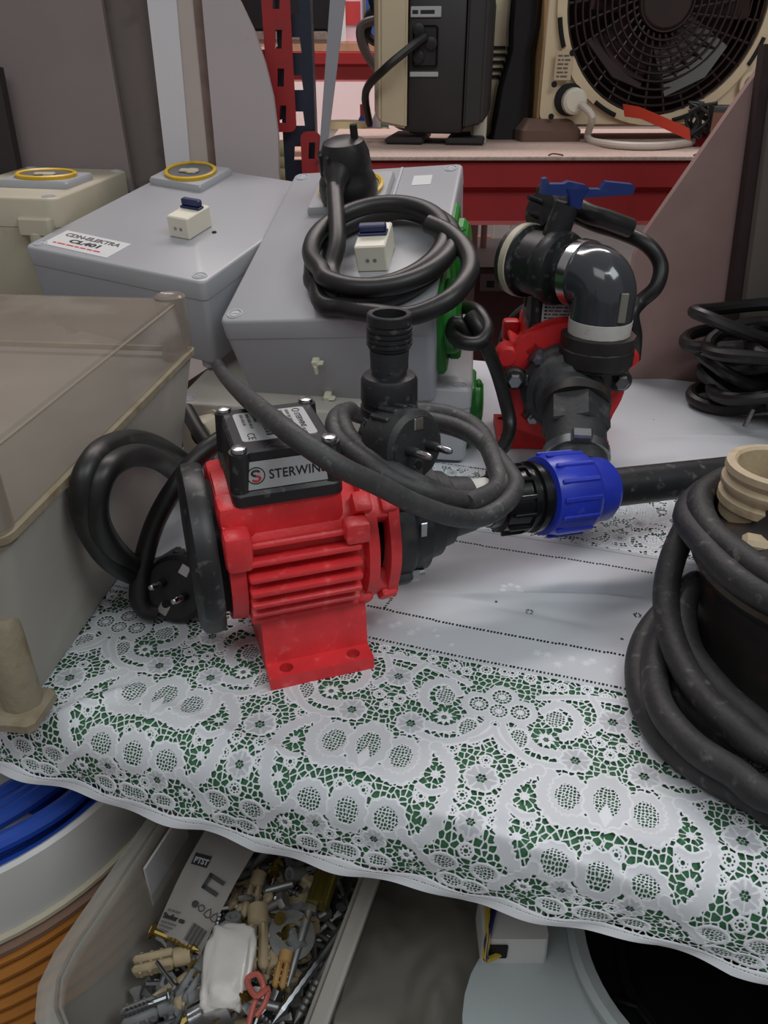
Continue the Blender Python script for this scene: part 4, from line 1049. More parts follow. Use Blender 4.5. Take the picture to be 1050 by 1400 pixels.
# slack turns slipping down to the cloth at the left (pixel column, row, height above the cloth)
def wsz(l): return [G(*q) - SP for q in l]
for pts in ([(1000, 690, .085), (962, 692, .100), (928, 742, .085), (911, 805, .062), (918, 870, .046), (948, 935, .040), (1000, 990, .040), (1070, 1032, .040)],
            [(985, 830, .020), (962, 800, .050), (944, 803, .058), (934, 840, .050), (944, 890, .040), (985, 945, .034), (1030, 985, .032), (1080, 1020, .032)],
            [(960, 800, .020), (915, 830, .022), (884, 868, .014), (872, 915, .0105), (882, 968, .0105), (918, 1022, .0105), (972, 1062, .0105), (1030, 1092, .0105), (1080, 1112, .0105)],
            [(960, 815, .018), (925, 845, .026), (900, 880, .026), (895, 925, .025), (905, 970, .028), (945, 1018, .029), (1000, 1054, .029), (1075, 1092, .029)],
            [(955, 850, .020), (920, 900, .0105), (928, 950, .0105), (962, 985, .0105), (1010, 1012, .0105), (1075, 1030, .0105)]):
    bm = NB(); tube(bm, wsz(pts) + [Vector((.128 * math.cos(R(a)), .128 * math.sin(R(a)), pts[-1][2])) for a in (-95, -60, -20, 20, 60, 85)], .0098, 12, 6); fin('slack_turn', bm, rubber_wound, cw)
# ---------------------------------------------------------------- shell of the hall
floor_m = M('concrete_floor', (120, 116, 114), .7, var=(6, .1))
FZ = -.46
bm = NB(); box(bm, (-4, -3, FZ - .05), (5, 6.2, FZ)); tag(fin('floor', bm, floor_m, None, 0), kind='structure')
wall_m = M('hall_wall', (206, 190, 190), .85, var=(3, .06))
bm = NB(); box(bm, (-4, 6.2, FZ), (5, 6.3, 3.2)); tag(fin('wall_back', bm, wall_m, None, 0), kind='structure')

# ---------------------------------------------------------------- rack behind the table: uprights, beams, chipboard shelf
def upright(name, label, x, y, z0, z1, wd=.060, dp=.05, rot=0):
    t_ = thing(name, label, 'rack upright', (x, y, z0), (0, 0, rot))
    bm = NB(); holes = []
    n = int((z1 - z0) / .05)
    for k in range(n):
        zc = .03 + k * .05
        holes.append([(-.010, zc), (.010, zc), (.008, zc + .020), (-.008, zc + .020)])
    plate(bm, [(-wd / 2, 0), (wd / 2, 0), (wd / 2, z1 - z0), (-wd / 2, z1 - z0)], holes, -.002, .001, Matrix.Rotation(R(90), 4, 'X'))
    box(bm, (-wd / 2, 0, 0), (-wd / 2 + .003, dp, z1 - z0)); box(bm, (wd / 2 - .003, 0, 0), (wd / 2, dp, z1 - z0))
    fin('steel_profile', bm, steel_navy, t_, 0); return t_
SHZ = .278; SHY = 1.36
upright('rack_upright', 'dark blue perforated rack upright beside the curved white board', -.136, SHY + .01, FZ, 1.05, .052)
def bracket(parent, lo, hi, y, n, mat=steel_red):
    bm = NB(); W_ = hi[0] - lo[0]; H_ = hi[1] - lo[1]
    outer = [(p[0], p[1]) for p in rr(W_, H_, .010, 0, lo[0] + W_ / 2, lo[1] + H_ / 2, 4)]
    holes = [[(a + lo[0] + W_ / 2, b + lo[1] + H_ * (k + .5) / n) for a, b in ((-.005, -.012), (.005, -.012), (.007, .012), (-.003, .012))] for k in range(n)]
    plate(bm, outer, holes, -.004, 0, Matrix.Translation((0, y, 0)) @ Matrix.Rotation(R(90), 4, 'X')); return fin('end_bracket', bm, mat, parent, 0)
def beam(name, label, x0, x1, y, z1, h=.095, group=None):
    t_ = thing(name, label, 'rack beam', ((x0 + x1) / 2, y, z1 - h), group=group); L_ = (x1 - x0) / 2
    bm = NB(); pr = [(0, 0), (0, h * .48), (-.012, h * .56), (-.012, h), (.03, h), (.03, 0)]
    pr = [(-.004, 0), (0, .006), (0, h * .50), (-.014, h * .60), (-.014, h * .96), (-.008, h), (.03, h), (.03, 0)]
    loft(bm, [[(sx * L_, a, b) for a, b in pr] for sx in (-1, 1)]); fin('beam_profile', bm, steel_red, t_, 20); return t_
bt_ = beam('rack_beam', 'red steel beam carrying the front of the chipboard shelf', -.108, 1.15, SHY, SHZ - .006, .100)
br = bracket(bt_, (-.132, SHZ - .13), (-.100, SHZ + .035), SHY - .012, 3); br.location = -bt_.location
bt2 = beam('rack_beam', 'red steel beam high on the left of the dark blue upright', -1.1, -.165, SHY + .02, .428, .10)
br = bracket(bt2, (-.180, .312), (-.138, .512), SHY - .008, 4); br.location = -bt2.location
bm = NB(); box(bm, (-.105, SHY - .022, SHZ - .006), (1.15, SHY + .62, SHZ), .001, 1)
solo('chipboard_shelf', bm, chip, 'pale chipboard shelf panel on the red beam under transformer and fan', 'shelf')
for px, a in ((760, .1), (958, -.15)):
    p = P(px, 214, SHY - .015); bm = NB(); tube(bm, [Vector((p.x - .012, p.y, SHZ + .001)), Vector((p.x - .006, p.y - .004, SHZ + .004)), Vector((p.x + .008, p.y - .001 + a * .02, SHZ + .002)), Vector((p.x + .012, p.y + .002, SHZ + .0008))], .0012, 6, 3)
    solo('bent_nail', bm, M('rust', (110, 70, 56), .6), 'small bent nail at the front edge of the chipboard, %s' % ('below the fan foot' if px < 800 else 'near the leaning speckled board'), 'nail')
# lower level of that rack: dark red carton with pale lid
bm = NB(); d0 = P(652, 418, 1.5); d1 = P(735, 360, 1.5)
t_ = thing('carton', 'dark carton with white top seen under the red beam, behind the rear pump', 'box', (.290, 1.75, FZ))
w2 = .100
bm = NB(); box(bm, (-w2, -.12, 0), (w2, .16, .502), .004, 1); fin('carton_body', bm, M('carton_dark', (84, 46, 46), .6, var=(20, .15)), t_)
bm = NB(); box(bm, (-w2 - .002, -.122, .503), (w2 + .002, .162, .509), .002, 1); fin('top_sheet', bm, paper, t_)
bm = NB(); box(bm, (-w2 + .01, -.1222, .455), (w2 - .01, -.1205, .490)); ps = fin('printed_strip', bm, M('strip_grey', (120, 108, 106), .6), t_)
for k in range(4):
    bm = NB(); box(bm, (-w2 + .024 + .048 * k, -.1226, .462), (-w2 + .040 + .048 * k, -.1221, .476)); fin('printed_mark', bm, ink, ps)
bm = NB(); box(bm, (.36, 1.9, FZ), (.40, 1.95, SHZ - .1), .003, 1); box(bm, (.30, 1.9, FZ), (.33, 1.95, SHZ - .1), .003, 1)
bm.free()
for k, x_ in enumerate((.145, .185)):
    bm = NB(); p = P(646 + 15 * k, 330, 1.80); cyl(bm, (p.x, 1.80, FZ), (p.x, 1.80, SHZ - .008), .011 - .004 * k, n=16)
    solo('pale_pole', bm, M('pale_pole_%d' % k, (200, 150, 146), .5), ('pinkish pole standing under the chipboard shelf, nearest the green socket', 'second pinkish pole under the chipboard shelf, right beside the first')[k], 'pole')

# ---------------------------------------------------------------- panels leaning at the back left
panel_m = M('grey_panel', (128, 116, 116), .75, var=(8, .06))
panel_dark = M('grey_panel_stained', (106, 95, 92), .8, var=(6, .06), dust=((66, 54, 50), 9, .5, .9))
white_panel = M('white_laminate', (206, 202, 206), .5, var=(5, .03))
cream_m = M('cream_laminate', (178, 164, 158), .55, var=(8, .05), dust=((170, 150, 132), 14, .6, .5))
edge_brown = M('brown_edge', (120, 98, 92), .65, var=(40, .2))
def slab(name, pts, th, mat, label=None, cat=None, parent=None, holes=None, back=(0, 1, 0)):
    """polygon given by four or more points in one plane, thickness th away from the viewer"""
    n = (pts[1] - pts[0]).cross(pts[2] - pts[0]).normalized()
    if n.y < 0: n = -n
    bm = NB(); loft(bm, [[p for p in pts], [p + n * th for p in pts]])
    if label: return solo(name, bm, mat, label, cat, smooth=20)
    return fin(name, bm, mat, parent, 20)
def lean(px, py, y0, k=.12):
    """point on a plane leaning back: y = y0 + k*z"""
    return onplane(px, py, Vector((0, y0, 0)), Vector((0, 1, -k)).normalized())
q1 = [lean(-60, 262, 1.26), lean(182, 262, 1.26), lean(128, -60, 1.26), lean(-60, -60, 1.26)]
slab('grey_hardboard', q1, .012, panel_m, 'wide plain grey panel leaning at the far left behind the boxes', 'panel')
q1 = [lean(168, 268, 1.285), lean(246, 268, 1.285), lean(190, -60, 1.285), lean(112, -60, 1.285)]
slab('stained_hardboard', q1, .012, panel_dark, 'narrow grey brown panel with water stains beside the white frame post', 'panel')
fr = thing('frame_post', 'white and cream frame post with brown edge standing left of the curved board', 'post', lean(255, 262, 1.27))
fo = Vector(fr.location)
def fpart(name, xa, xb, xc, xd, y0, th, mat):
    o_ = slab(name, [lean(xa, 272, y0) - fo, lean(xb, 272, y0) - fo, lean(xc, -60, y0) - fo, lean(xd, -60, y0) - fo], th, mat, parent=fr)
fpart('white_face', 232, 264, 236, 194, 1.262, .03, white_panel)
fpart('cream_bevel', 264, 293, 258, 236, 1.266, .03, cream_m)
fpart('brown_edge', 290, 302, 280, 258, 1.264, .026, edge_brown)
cv = [(300, 275)]
for px, py in ((384, 275), (381, 235), (380, 185), (373, 130), (362, 85), (347, 40), (328, 0), (300, -45), (272, -45)): cv.append((px, py))
slab('curved_board', [lean(a, b, 1.258, .10) for a, b in cv], .018, M('white_board', (172, 160, 162), .55, var=(6, .04), dust=((150, 140, 136), 40, .7, .5)), 'white board with a curved right edge leaning in front of the rack upright', 'board')
slab('dark_timber', [lean(-60, 250, 1.22), lean(27, 250, 1.22), lean(-4, 90, 1.22), lean(-60, 90, 1.22)], .02, M('dark_brown', (44, 36, 36), .7), 'dark slanting strip of wood at the left edge of the photo', 'plank')
# aluminium strip
bm = NB(); al = [P(436, 212, 1.345), P(446, 212, 1.345), P(477, -40, 1.345), P(454, -40, 1.345)]
n = Vector((0, .012, 0)); loft(bm, [al, [p + n for p in al]])
solo('aluminium_strip', bm, M('aluminium', (170, 170, 178), .4, .7), 'grey aluminium strip leaning diagonally on the front of the chipboard shelf', 'strip', smooth=20)

# ---------------------------------------------------------------- boards leaning at the right
speck = M('speckled_board', (160, 132, 128), .5, var=(14, .10), dust=((176, 160, 156), 300, .68, .5))
rb0 = 1.09
slab('speckled_board', [lean(842, 545, rb0, .06), lean(1000, 560, rb0, .06), lean(1062, 60, rb0, .06), lean(884, 316, rb0, .06), lean(868, 350, rb0, .06)], .014, speck, 'dusty brown speckled board with a slanted top leaning behind the rear pump', 'board')
slab('brown_rail', [lean(978, 560, rb0 - .02, .06), lean(1006, 560, rb0 - .02, .06), lean(1072, 60, rb0 - .02, .06), lean(1046, 60, rb0 - .02, .06)], .018, M('rail_brown', (58, 44, 44), .65, var=(30, .15)), 'narrow dark brown rail along the right side of the speckled board', 'rail')
slab('grey_board', [lean(1000, 560, rb0 - .035, .06), lean(1130, 560, rb0 - .035, .06), lean(1130, 60, rb0 - .035, .06), lean(1064, 80, rb0 - .035, .06)], .014, M('grey_board_right', (116, 108, 102), .7, var=(8, .1)), 'flat dark grey board standing at the right edge above the cord heap', 'board')
tp = [lean(898, 398, rb0 - .002, .06), lean(917, 404, rb0 - .002, .06), lean(893, 420, rb0 - .002, .06), lean(880, 414, rb0 - .002, .06)]

# ---------------------------------------------------------------- things on the chipboard shelf
tan = M('tan_plastic', (206, 190, 160), .5, var=(8, .06), dust=((150, 126, 96), 16, .62, .35))
dk = M('charcoal_case', (46, 42, 44), .5, var=(20, .1))
ty = 1.62
tr0 = P(598, 178, ty); tr0.z = SHZ
tr = thing('transformer', 'tan and charcoal voltage transformer with carrying handle on the chipboard shelf', 'transformer', tr0, (0, 0, R(-8)))
H_ = .285; hw = .050
bm = NB(); box(bm, (-hw, -.07, .018), (hw, .10, H_ - .01), .008, 2); case = fin('case_core', bm, dk, tr)
for sx in (-1, 1):
    bm = NB(); mt = Matrix.Translation((sx * (hw + .001), .015, .02)) @ Matrix.Rotation(R(90), 4, 'Y') 
    x0, x1 = (-hw - .062, -hw - .001) if sx < 0 else (hw + .001, hw + .045)
    loft(bm, [[(x, y_, z_) for x, y_, z_ in ((x0 if sx < 0 else x1, -.055, .05), (x0 if sx < 0 else x1, .085, .05), (x0 if sx < 0 else x1, .085, H_ - .06), (x0 if sx < 0 else x1, -.055, H_ - .06))], [((x0 + .012 if sx < 0 else x1 - .012), a, b) for a, b in ((-.068, .034), (.098, .034), (.098, H_ - .032), (-.068, H_ - .032))], [(x1 if sx < 0 else x0, a, b) for a, b in ((-.072, .026), (.102, .026), (.102, H_ - .02), (-.072, H_ - .02))]])
    bmesh.ops.bevel(bm, geom=bm.edges[:], offset=.004, segments=2, affect='EDGES')
    fin('side_shell', bm, tan if sx < 0 else dk, tr)
for sx in (-1, 1):
    bm = NB(); box(bm, (sx * .055 - .035, -.075, 0), (sx * .055 + .035, .10, .012), .004, 1); fin('foot_rail', bm, dk, tr)
bm = NB(); tube(bm, [Vector((-.02, .01, H_ - .012)), Vector((-.018, .01, H_ + .012)), Vector((.02, .01, H_ + .014)), Vector((.024, .01, H_ - .012))], .007, 8, 4); fin('handle', bm, dk, tr)
bm = NB(); box(bm, (-.046, -.0735, .196), (.006, -.070, .212), .001, 1); pl_ = fin('name_plate', bm, silver, tr)
bars('plate_print', basis((-.043, -.0737, .201), (1, 0, 0), (0, 0, 1)), [(0, 0, .044, .009)], ink, pl_)
bm = NB(); box(bm, (-.046, -.0735, .108), (.004, -.070, .116), .001, 1); fin('plate', bm, silver, tr)
bm = NB(); box(bm, (-.042, -.0735, .122), (.002, -.070, .185), .004, 1)
for k in range(3): lathe(bm, [(.010, 0), (.010, .006), (.006, .007)], (-.031 + .022 * (k % 2), -.073, .138 + .020 * k), (0, -1, 0), 12)
fin('outlet_panel', bm, M('panel_black', (30, 28, 30), .4), tr)
bm = NB(); tube(bm, [Vector((-.02, -.080, .168)), Vector((-.045, -.10, .150)), Vector((-.085, -.11, .120)), Vector((-.125, -.07, .085)), Vector((-.13, .0, .03))], .007, 8, 5); fin('lead', bm, rubber_dark, tr)
# tan slotted device behind it
dv = thing('tan_device', 'tan appliance with black switch and vent slots right of the transformer', 'appliance', (P(662, 170, 1.78).x, 1.78, SHZ))
bm = NB(); box(bm, (-.055, -.06, 0), (.075, .10, .29), .012, 2); fin('case', bm, tan, dv)
bm = NB(); cyl(bm, (-.02, -.062, .262), (.045, -.062, .262), .018, n=16); fin('roller', bm, dk, dv)
for k in range(5):
    bm = NB(); box(bm, (-.012, -.064, .105 + .012 * k), (.025, -.058, .110 + .012 * k)); fin('vent_slot', bm, hole_dark, dv)
bm = NB(); box(bm, (.042, -.064, .14), (.072, -.058, .20), .002, 1); fin('switch_panel', bm, dk, dv)
bm = NB(); x_ = P(655, 165, 1.62).x; loft(bm, [rr(.028, .028, .006, SHZ, x_, 1.62), rr(.028, .028, .006, SHZ + .062, x_, 1.62), rr(.014, .014, .005, SHZ + .066, x_, 1.62), rr(.014, .014, .005, SHZ + .080, x_, 1.62)])
solo('cream_bottle', bm, cream, 'small cream squared bottle standing right of the transformer', 'bottle')
bx_ = P(697, 168, 1.70)
bm = NB(); loft(bm, [rr(.085, .06, .012, SHZ, bx_.x, 1.70), rr(.070, .05, .012, SHZ + .09, bx_.x + .004, 1.70), rr(.050, .04, .012, SHZ + .15, bx_.x + .01, 1.70), rr(.060, .05, .012, SHZ + .19, bx_.x + .012, 1.70), rr(.058, .05, .012, SHZ + .25, bx_.x + .012, 1.70)])
solo('black_bag', bm, M('black_shiny', (22, 20, 22), .15, var=(30, .2)), 'shiny black bagged shape between tan device and fan', 'bag')

# box fan
fy = 1.66
tanf = M('fan_tan', (214, 196, 164), .5, var=(6, .05), dust=((168, 142, 110), 12, .6, .35))
f0_ = P(722, 160, fy); f1_ = P(745, 158, fy - .02)
fa = thing('box_fan', 'tan box fan with dark round grille standing on the chipboard shelf', 'fan', (f1_.x, fy - .02, SHZ), (0, 0, R(4)))
fa.scale = (1.06, 1.06, 1.06)
FH, FW = .45, .43; cx, cz, rad = .192, .215, .178
bm = NB(); outer = [(p[0], p[1]) for p in rr(FW, FH - .03, .02, 0, FW / 2 - .01, FH / 2 + .012, 5)]
plate1(bm, outer, (cx, cz), rad, -.012, 0, Matrix.Rotation(R(90), 4, 'X')); fin('front_panel', bm, tanf, fa)
bm = NB(); lathe(bm, [(rad, -.002), (rad + .012, .004), (rad + .012, .008), (rad - .004, .010), (rad - .004, .004)], (cx, 0, cz), (0, -1, 0), 64, None, 0, False, True); fin('grille_frame', bm, tanf, fa)
for k in range(7):
    a = R(-165 + 47 * k); bm = NB(); q_ = Matrix.Translation((cx, 0, cz)) @ Matrix.Rotation(-a, 4, 'Y')
    pts = [Vector(((rad + .008) * math.cos(a + t_ * .03), -.009, (rad + .008) * math.sin(a + t_ * .03))) + Vector((cx, 0, cz)) for t_ in range(-4, 5)]
    tube(bm, pts, .004, 6, 2); fin('frame_gap', bm, hole_dark, fa)
bm = NB(); box(bm, (-.012, .008, .025), (-.006, .19, FH), .004, 1); box(bm, (-.008, .012, FH - .008), (FW - .02, .19, FH), .003, 1); box(bm, (FW - .03, .012, .02), (FW - .022, .19, FH), .003, 1); box(bm, (-.008, .012, .022), (FW - .02, .19, .03), .003, 1)
sp_ = fin('side_panel', bm, M('fan_side', (206, 168, 120), .5, var=(10, .1)), fa); tag(sp_, kind=None)
brown = M('fan_dark', (46, 31, 30), .35, var=(20, .2))
bm = NB(); lathe(bm, [(rad - .002, .012), (rad - .004, .10), (.10, .145), (.0, .15)], (cx, 0, cz), (0, 1, 0), 48, None, 0, False); fin('fan_duct', bm, brown, fa)
for k in range(11):
    bm = NB(); ringtube(bm, (cx, -.004, cz), (0, 1, 0), (.046 + .0125 * k), .0022, 56, 6); fin('grille_ring', bm, brown, fa)
for k in range(30):
    a = 2 * math.pi * k / 30; bm = NB(); cyl(bm, (cx + .05 * math.cos(a), -.001, cz + .05 * math.sin(a)), (cx + rad * math.cos(a + .25), -.001, cz + rad * math.sin(a + .25)), .0022, n=6); fin('grille_spoke', bm, brown, fa)
bm = NB(); lathe(bm, [(.048, -.012), (.048, 0), (.04, .006), (.0, .006)], (cx, 0, cz), (0, -1, 0), 36); fin('hub_cap', bm, brown, fa)
for k in range(5):
    bm = NB(); mt = Matrix.Translation((cx, .06, cz)) @ Matrix.Rotation(R(72 * k), 4, 'Y') @ Matrix.Rotation(R(28), 4, 'X')
    loft(bm, [[(x, -.001, z) for x, z in ((-.03, .03), (.03, .03), (.07, .145), (.0, .16), (-.055, .14))], [(x, .002, z) for x, z in ((-.03, .03), (.03, .03), (.07, .145), (.0, .16), (-.055, .14))]], mtx=mt); fin('blade', bm, brown, fa)
for x_ in (.01, FW - .06):
    bm = NB(); loft(bm, [rr(.11, .16, .01, 0, x_, .06), rr(.11, .16, .01, .018, x_, .06), rr(.08, .12, .01, .036, x_ + .0, .06)]); fin('foot', bm, M('fan_foot_%d' % int(x_ * 100), (110, 84, 74), .5), fa)
kx, kz = .050, .066
bm = NB(); lathe(bm, [(.026, -.002), (.026, .008), (.022, .010)], (kx - .010, 0, kz), (0, -1, 0), 28); fin('knob_ring', bm, hole_dark, fa)
bm = NB(); lathe(bm, [(.022, .006), (.021, .022), (.016, .026)], (kx - .004, 0, kz - .002), (0, -1, 0), 24); fin('knob', bm, cream, fa)
bm = NB(); box(bm, (.006, -.0135, .096), (.036, -.012, .140), .0005, 1); rl = fin('rating_plate', bm, M('plate_tan', (196, 176, 146), .5), fa)
bars('plate_print', basis((.010, -.0137, .1005), (1, 0, 0), (0, 0, 1)), [(0, .0062 * k, .022 - .003 * (k % 2), .0045) for k in range(6)], ink_grey, rl)
for x_, z_ in ((.008, .090), (.034, .137), (.008, .040)):
    bm = NB(); lathe(bm, [(.005, 0), (.005, .002)], (x_, -.012, z_), (0, -1, 0), 12); fin('panel_screw', bm, hole_dark, fa)
bm = NB(); lathe(bm, [(.024, -.001), (.024, .002), (.017, .002), (.017, -.001)], (.366, -.012, .088), (0, -1, 0), 24, None, 0, False, True); fin('round_hole_rim', bm, tanf, fa)
bm = NB(); lathe(bm, [(.017, -.001), (.017, .0025)], (.366, -.012, .088), (0, -1, 0), 24); fin('round_hole', bm, M('hole_brown', (96, 70, 54), .7), fa)
# white mains cord of the fan lying on the shelf
def sh(px, py, z=.0065): return G(px, py, SHZ + z)
kp = fa.matrix_basis @ Vector((kx + .004, -.030, kz - .006))
bm = NB(); tube(bm, [kp, kp + Vector((.018, -.025, -.020)), sh(804, 189), sh(832, 197), sh(872, 200), sh(912, 199), sh(950, 194), sh(985, 189), sh(1010, 186)], .0065, 10, 6)
fin('mains_cord', bm, M('white_cable', (206, 196, 186), .5), Part_of(fa, (0, 0, 0)))
# adapter with its thin black leads
ap = sh(985, 172, 0); ap.y = 1.50; ap.z = SHZ; ap.x = P(985, 172, 1.50).x
ad = thing('power_adapter', 'black power adapter with tangled thin leads in front of the fan', 'adapter', ap, (0, 0, R(-12)))
bm = NB(); box(bm, (-.022, -.03, .020), (.052, .03, .066), .005, 2); fin('case', bm, dk, ad)
bm = NB(); box(bm, (-.020, -.0308, .026), (-.004, -.0298, .056)); fin('adapter_label', bm, M('label_brown', (120, 76, 60), .6), ad)
r6 = random.Random(3)
for k in range(4):
    pts = [Vector((-.015 - .025 * abs(math.sin(i * .7 + k)) - .02 * (i % 2), -.02 + .012 * k, .012 + .058 * abs(math.cos(i * .55 + k * .5)))) for i in range(8)]
    bm = NB(); tube(bm, pts, .0028, 7, 4); fin('lead', bm, rubber_dark, ad)
# orange strip and red cloth
bm = NB(); a0, a1 = sh(852, 152), sh(938, 190)
pts = [P(850, 156, 1.53), P(872, 160, 1.50), P(905, 174, 1.47), P(940, 190, 1.44)]
for p in pts: p.z = max(p.z, SHZ + .004)
vs = [(p + Vector((.0, 0, .016)), p + Vector((.006, 0, -.003 if i else -.004))) for i, p in enumerate(pts)]
loft(bm, [[a, b, b + Vector((0, .002, 0)), a + Vector((0, .002, 0))] for a, b in vs])
solo('orange_strap', bm, M('orange_strap', (214, 66, 44), .5), 'bright orange flat strap lying in front of the fan', 'strap')
pts = [sh(946, 196, .004), sh(972, 193, .006), sh(1000, 190, .010), sh(1040, 187, .008)]
bm = NB(); rings = []
for i, p in enumerate(pts):
    h_ = (.010, .026, .044, .034)[i]
    rings.append([p + Vector((0, -.022, -.004)), p + Vector((0, -.012, h_ * .7)), p + Vector((0, .006, h_)), p + Vector((0, .030, h_ * .8)), p + Vector((0, .045, -.004))])
loft(bm, rings); solo('red_cloth', bm, M('red_cloth', (176, 26, 44), .8, var=(60, .12)), 'crumpled red cloth on the shelf under the adapter', 'cloth', smooth=60)
# bundle of dark cables hanging at the left of the transformer
hb2 = thing('cable_bundle', 'bunch of dark cables hanging down left of the transformer', 'cable', (P(520, 60, 1.72).x, 1.72, SHZ + .02))
ho = Vector(hb2.location); r7 = random.Random(21)
base_pts = [[(505, -50), (512, 10), (535, 40), (545, 70), (540, 110), (538, 145)], [(548, -50), (540, 0), (528, 30), (530, 75), (545, 118), (548, 150)], [(560, -40), (545, 15), (520, 26), (495, 35), (495, 60), (512, 90), (535, 112)], [(530, -50), (545, 10), (560, 22), (535, 55), (515, 58), (502, 45), (510, 20)], [(515, -50), (520, 5), (505, 20), (498, 60), (510, 85), (530, 100), (540, 130)], [(545, 100), (536, 130), (540, 165), (560, 175)]]
for k, bp in enumerate(base_pts):
    pts = [P(x, y, 1.70 + .02 * k) - ho for x, y in bp]
    bm = NB(); tube(bm, pts, .0085, 8, 5); fin('cable', bm, (rubber_dark, rubber_dark, M('grey_cable', (120, 110, 108), .5), rubber_dark, rubber_dark, rubber_dark)[k], hb2)

# ---------------------------------------------------------------- further rack and goods in the next aisle
t_ = beam('rack_beam', 'far red beam seen between the upright and the transformer', -.9, .25, 2.9, .445, .085)
bm = NB(); box(bm, (-.9, 2.89, .445), (.25, 3.04, .47), .001, 1); solo('far_shelf', bm, M('far_board', (186, 140, 112), .8, var=(40, .1)), 'brown shelf board on the far red beam', 'shelf')
bm = NB(); box(bm, (-.9, 2.89, .10), (.25, 3.5, .13), .001, 1); solo('far_shelf', bm, M('far_board_low', (196, 160, 140), .8, var=(40, .1)), 'lower far shelf board holding the small bottles', 'shelf')
bm = NB(); box(bm, (-1.0, 3.5, FZ), (.25, 3.53, .44), .001, 1); solo('white_backboard', bm, M('white_back', (226, 216, 220), .8), 'bright white board closing the back of the far shelves', 'board')
r8 = random.Random(4)
cols = [((226, 222, 220), 'white'), ((40, 82, 180), 'blue'), ((196, 60, 60), 'red'), ((226, 160, 120), 'peach'), ((80, 140, 130), 'teal'), ((210, 196, 150), 'cream'), ((120, 120, 130), 'grey'), ((222, 190, 200), 'pink')]
cm = [M('goods_%s' % n, c, .5) for c, n in cols]
def far_goods(px, z, y, h, w_, ci, kind, label, group=None):
    x = P(px, 100, y).x
    g_ = thing(kind, label, kind.split('_')[-1], (x, y, z), group=group)
    if kind.endswith('bottle'):
        bm = NB(); lathe(bm, [(w_, 0), (w_ * 1.02, .01), (w_, h * .6), (w_ * .45, h * .78)], (0, 0, 0), (0, 0, 1), 14); fin('body', bm, cm[ci], g_)
        bm = NB(); lathe(bm, [(w_ * .46, h * .77), (w_ * .46, h), (w_ * .4, h)], (0, 0, 0), (0, 0, 1), 12); fin('cap', bm, cm[(ci + 1) % 8], g_)
    elif kind.endswith('tub'):
        bm = NB(); lathe(bm, [(w_ * .9, 0), (w_, h * .8)], (0, 0, 0), (0, 0, 1), 18); fin('body', bm, cm[ci], g_)
        bm = NB(); lathe(bm, [(w_ * 1.05, h * .8), (w_ * 1.05, h), (w_, h)], (0, 0, 0), (0, 0, 1), 18); fin('lid', bm, cm[(ci + 5) % 8], g_)
    else:
        bm = NB(); box(bm, (-w_, -.05, 0), (w_, .05, h), .004, 1); fin('body', bm, cm[ci], g_)
        bm = NB(); box(bm, (-w_ * .8, -.052, h * .3), (w_ * .8, -.0502, h * .7)); fin('label_patch', bm, cm[(ci + 3) % 8], g_)
lowz = .13
far_goods(470, lowz, 3.0, .11, .075, 0, 'plastic_tub', 'wide white plastic tub on the lower far shelf')
far_goods(497, lowz, 3.02, .16, .030, 1, 'small_bottle', 'blue bottle on the lower far shelf beside the white tub')
far_goods(510, lowz, 2.96, .09, .032, 6, 'plastic_tub', 'grey round tub before the blue bottle on the far shelf')
far_goods(517, lowz, 3.08, .17, .026, 0, 'small_bottle', 'tall white bottle behind the grey tub on the far shelf')
far_goods(526, lowz, 2.95, .12, .030, 3, 'small_bottle', 'peach coloured bottle near the transformer on the far shelf')
far_goods(485, lowz, 3.2, .10, .05, 7, 'packed_box', 'pale pink box at the back of the lower far shelf')
gz = .47
names = ['white box with a coloured patch', 'blue box', 'red box', 'peach box', 'teal box', 'cream box', 'grey box', 'pink box']
for k, (px, hh, ci) in enumerate(((662, .58, 0), (690, .62, 5), (718, .56, 0))):
    far_goods(px, FZ, 2.55 + .1 * k, hh, .055, ci, 'packed_box', ('left', 'middle', 'right')[k] + ' one of the bright packs on the floor far behind the rear pump', 'bright packs on the far floor')
far_goods(712, FZ, 3.3, 1.15, .10, 7, 'packed_box', 'tall pinkish pack standing on the floor far behind the black bag')
far_goods(668, FZ, 3.2, 1.02, .08, 0, 'packed_box', 'tall white pack standing on the floor far behind the tan device')
far = [(452, 0, .20, .05), (478, 7, .16, .045), (500, 2, .22, .04), (522, 1, .17, .045), (545, 0, .24, .05), (570, 3, .18, .045), (590, 1, .20, .04)]
for i, (px, ci, h_, w_) in enumerate(far):
    far_goods(px, gz, 2.945 + .02 * (i % 3), h_, w_ * 1.1, ci, 'packed_box', ['leftmost', 'second', 'third', 'fourth', 'fifth', 'sixth', 'rightmost'][i] + ' of the boxes on the upper far shelf, ' + names[ci].split(' ')[0] + ' sided', 'boxes on the upper far shelf')
# yellowish goods glimpsed left of the upright
for k in range(4):
    bm = NB(); p = P(388, 205 + 16 * k, 1.62); sph(bm, p, .020, 1, 1, .9)
    solo('pale_fruit', bm, M('pale_yellow_%d' % k, (206, 196, 150), .5), 'pale yellowish ball glimpsed left of the dark blue upright, %s' % ('top one', 'second from top', 'third from top', 'lowest')[k], 'ball', 'yellowish balls behind the curved board')
bm = NB(); box(bm, (-.38, 1.60, FZ), (-.10, 1.85, P(388, 262, 1.62).z - .018), .004, 1); solo('pale_crate', bm, M('crate_pale', (180, 170, 150), .7), 'pale crate under the yellowish balls behind the curved board', 'crate')
bm = NB(); box(bm, (.430, 3.0, FZ), (.452, 3.03, 1.3), .004, 1); solo('white_pole', bm, white, 'white upright pole far behind between the goods', 'pole')

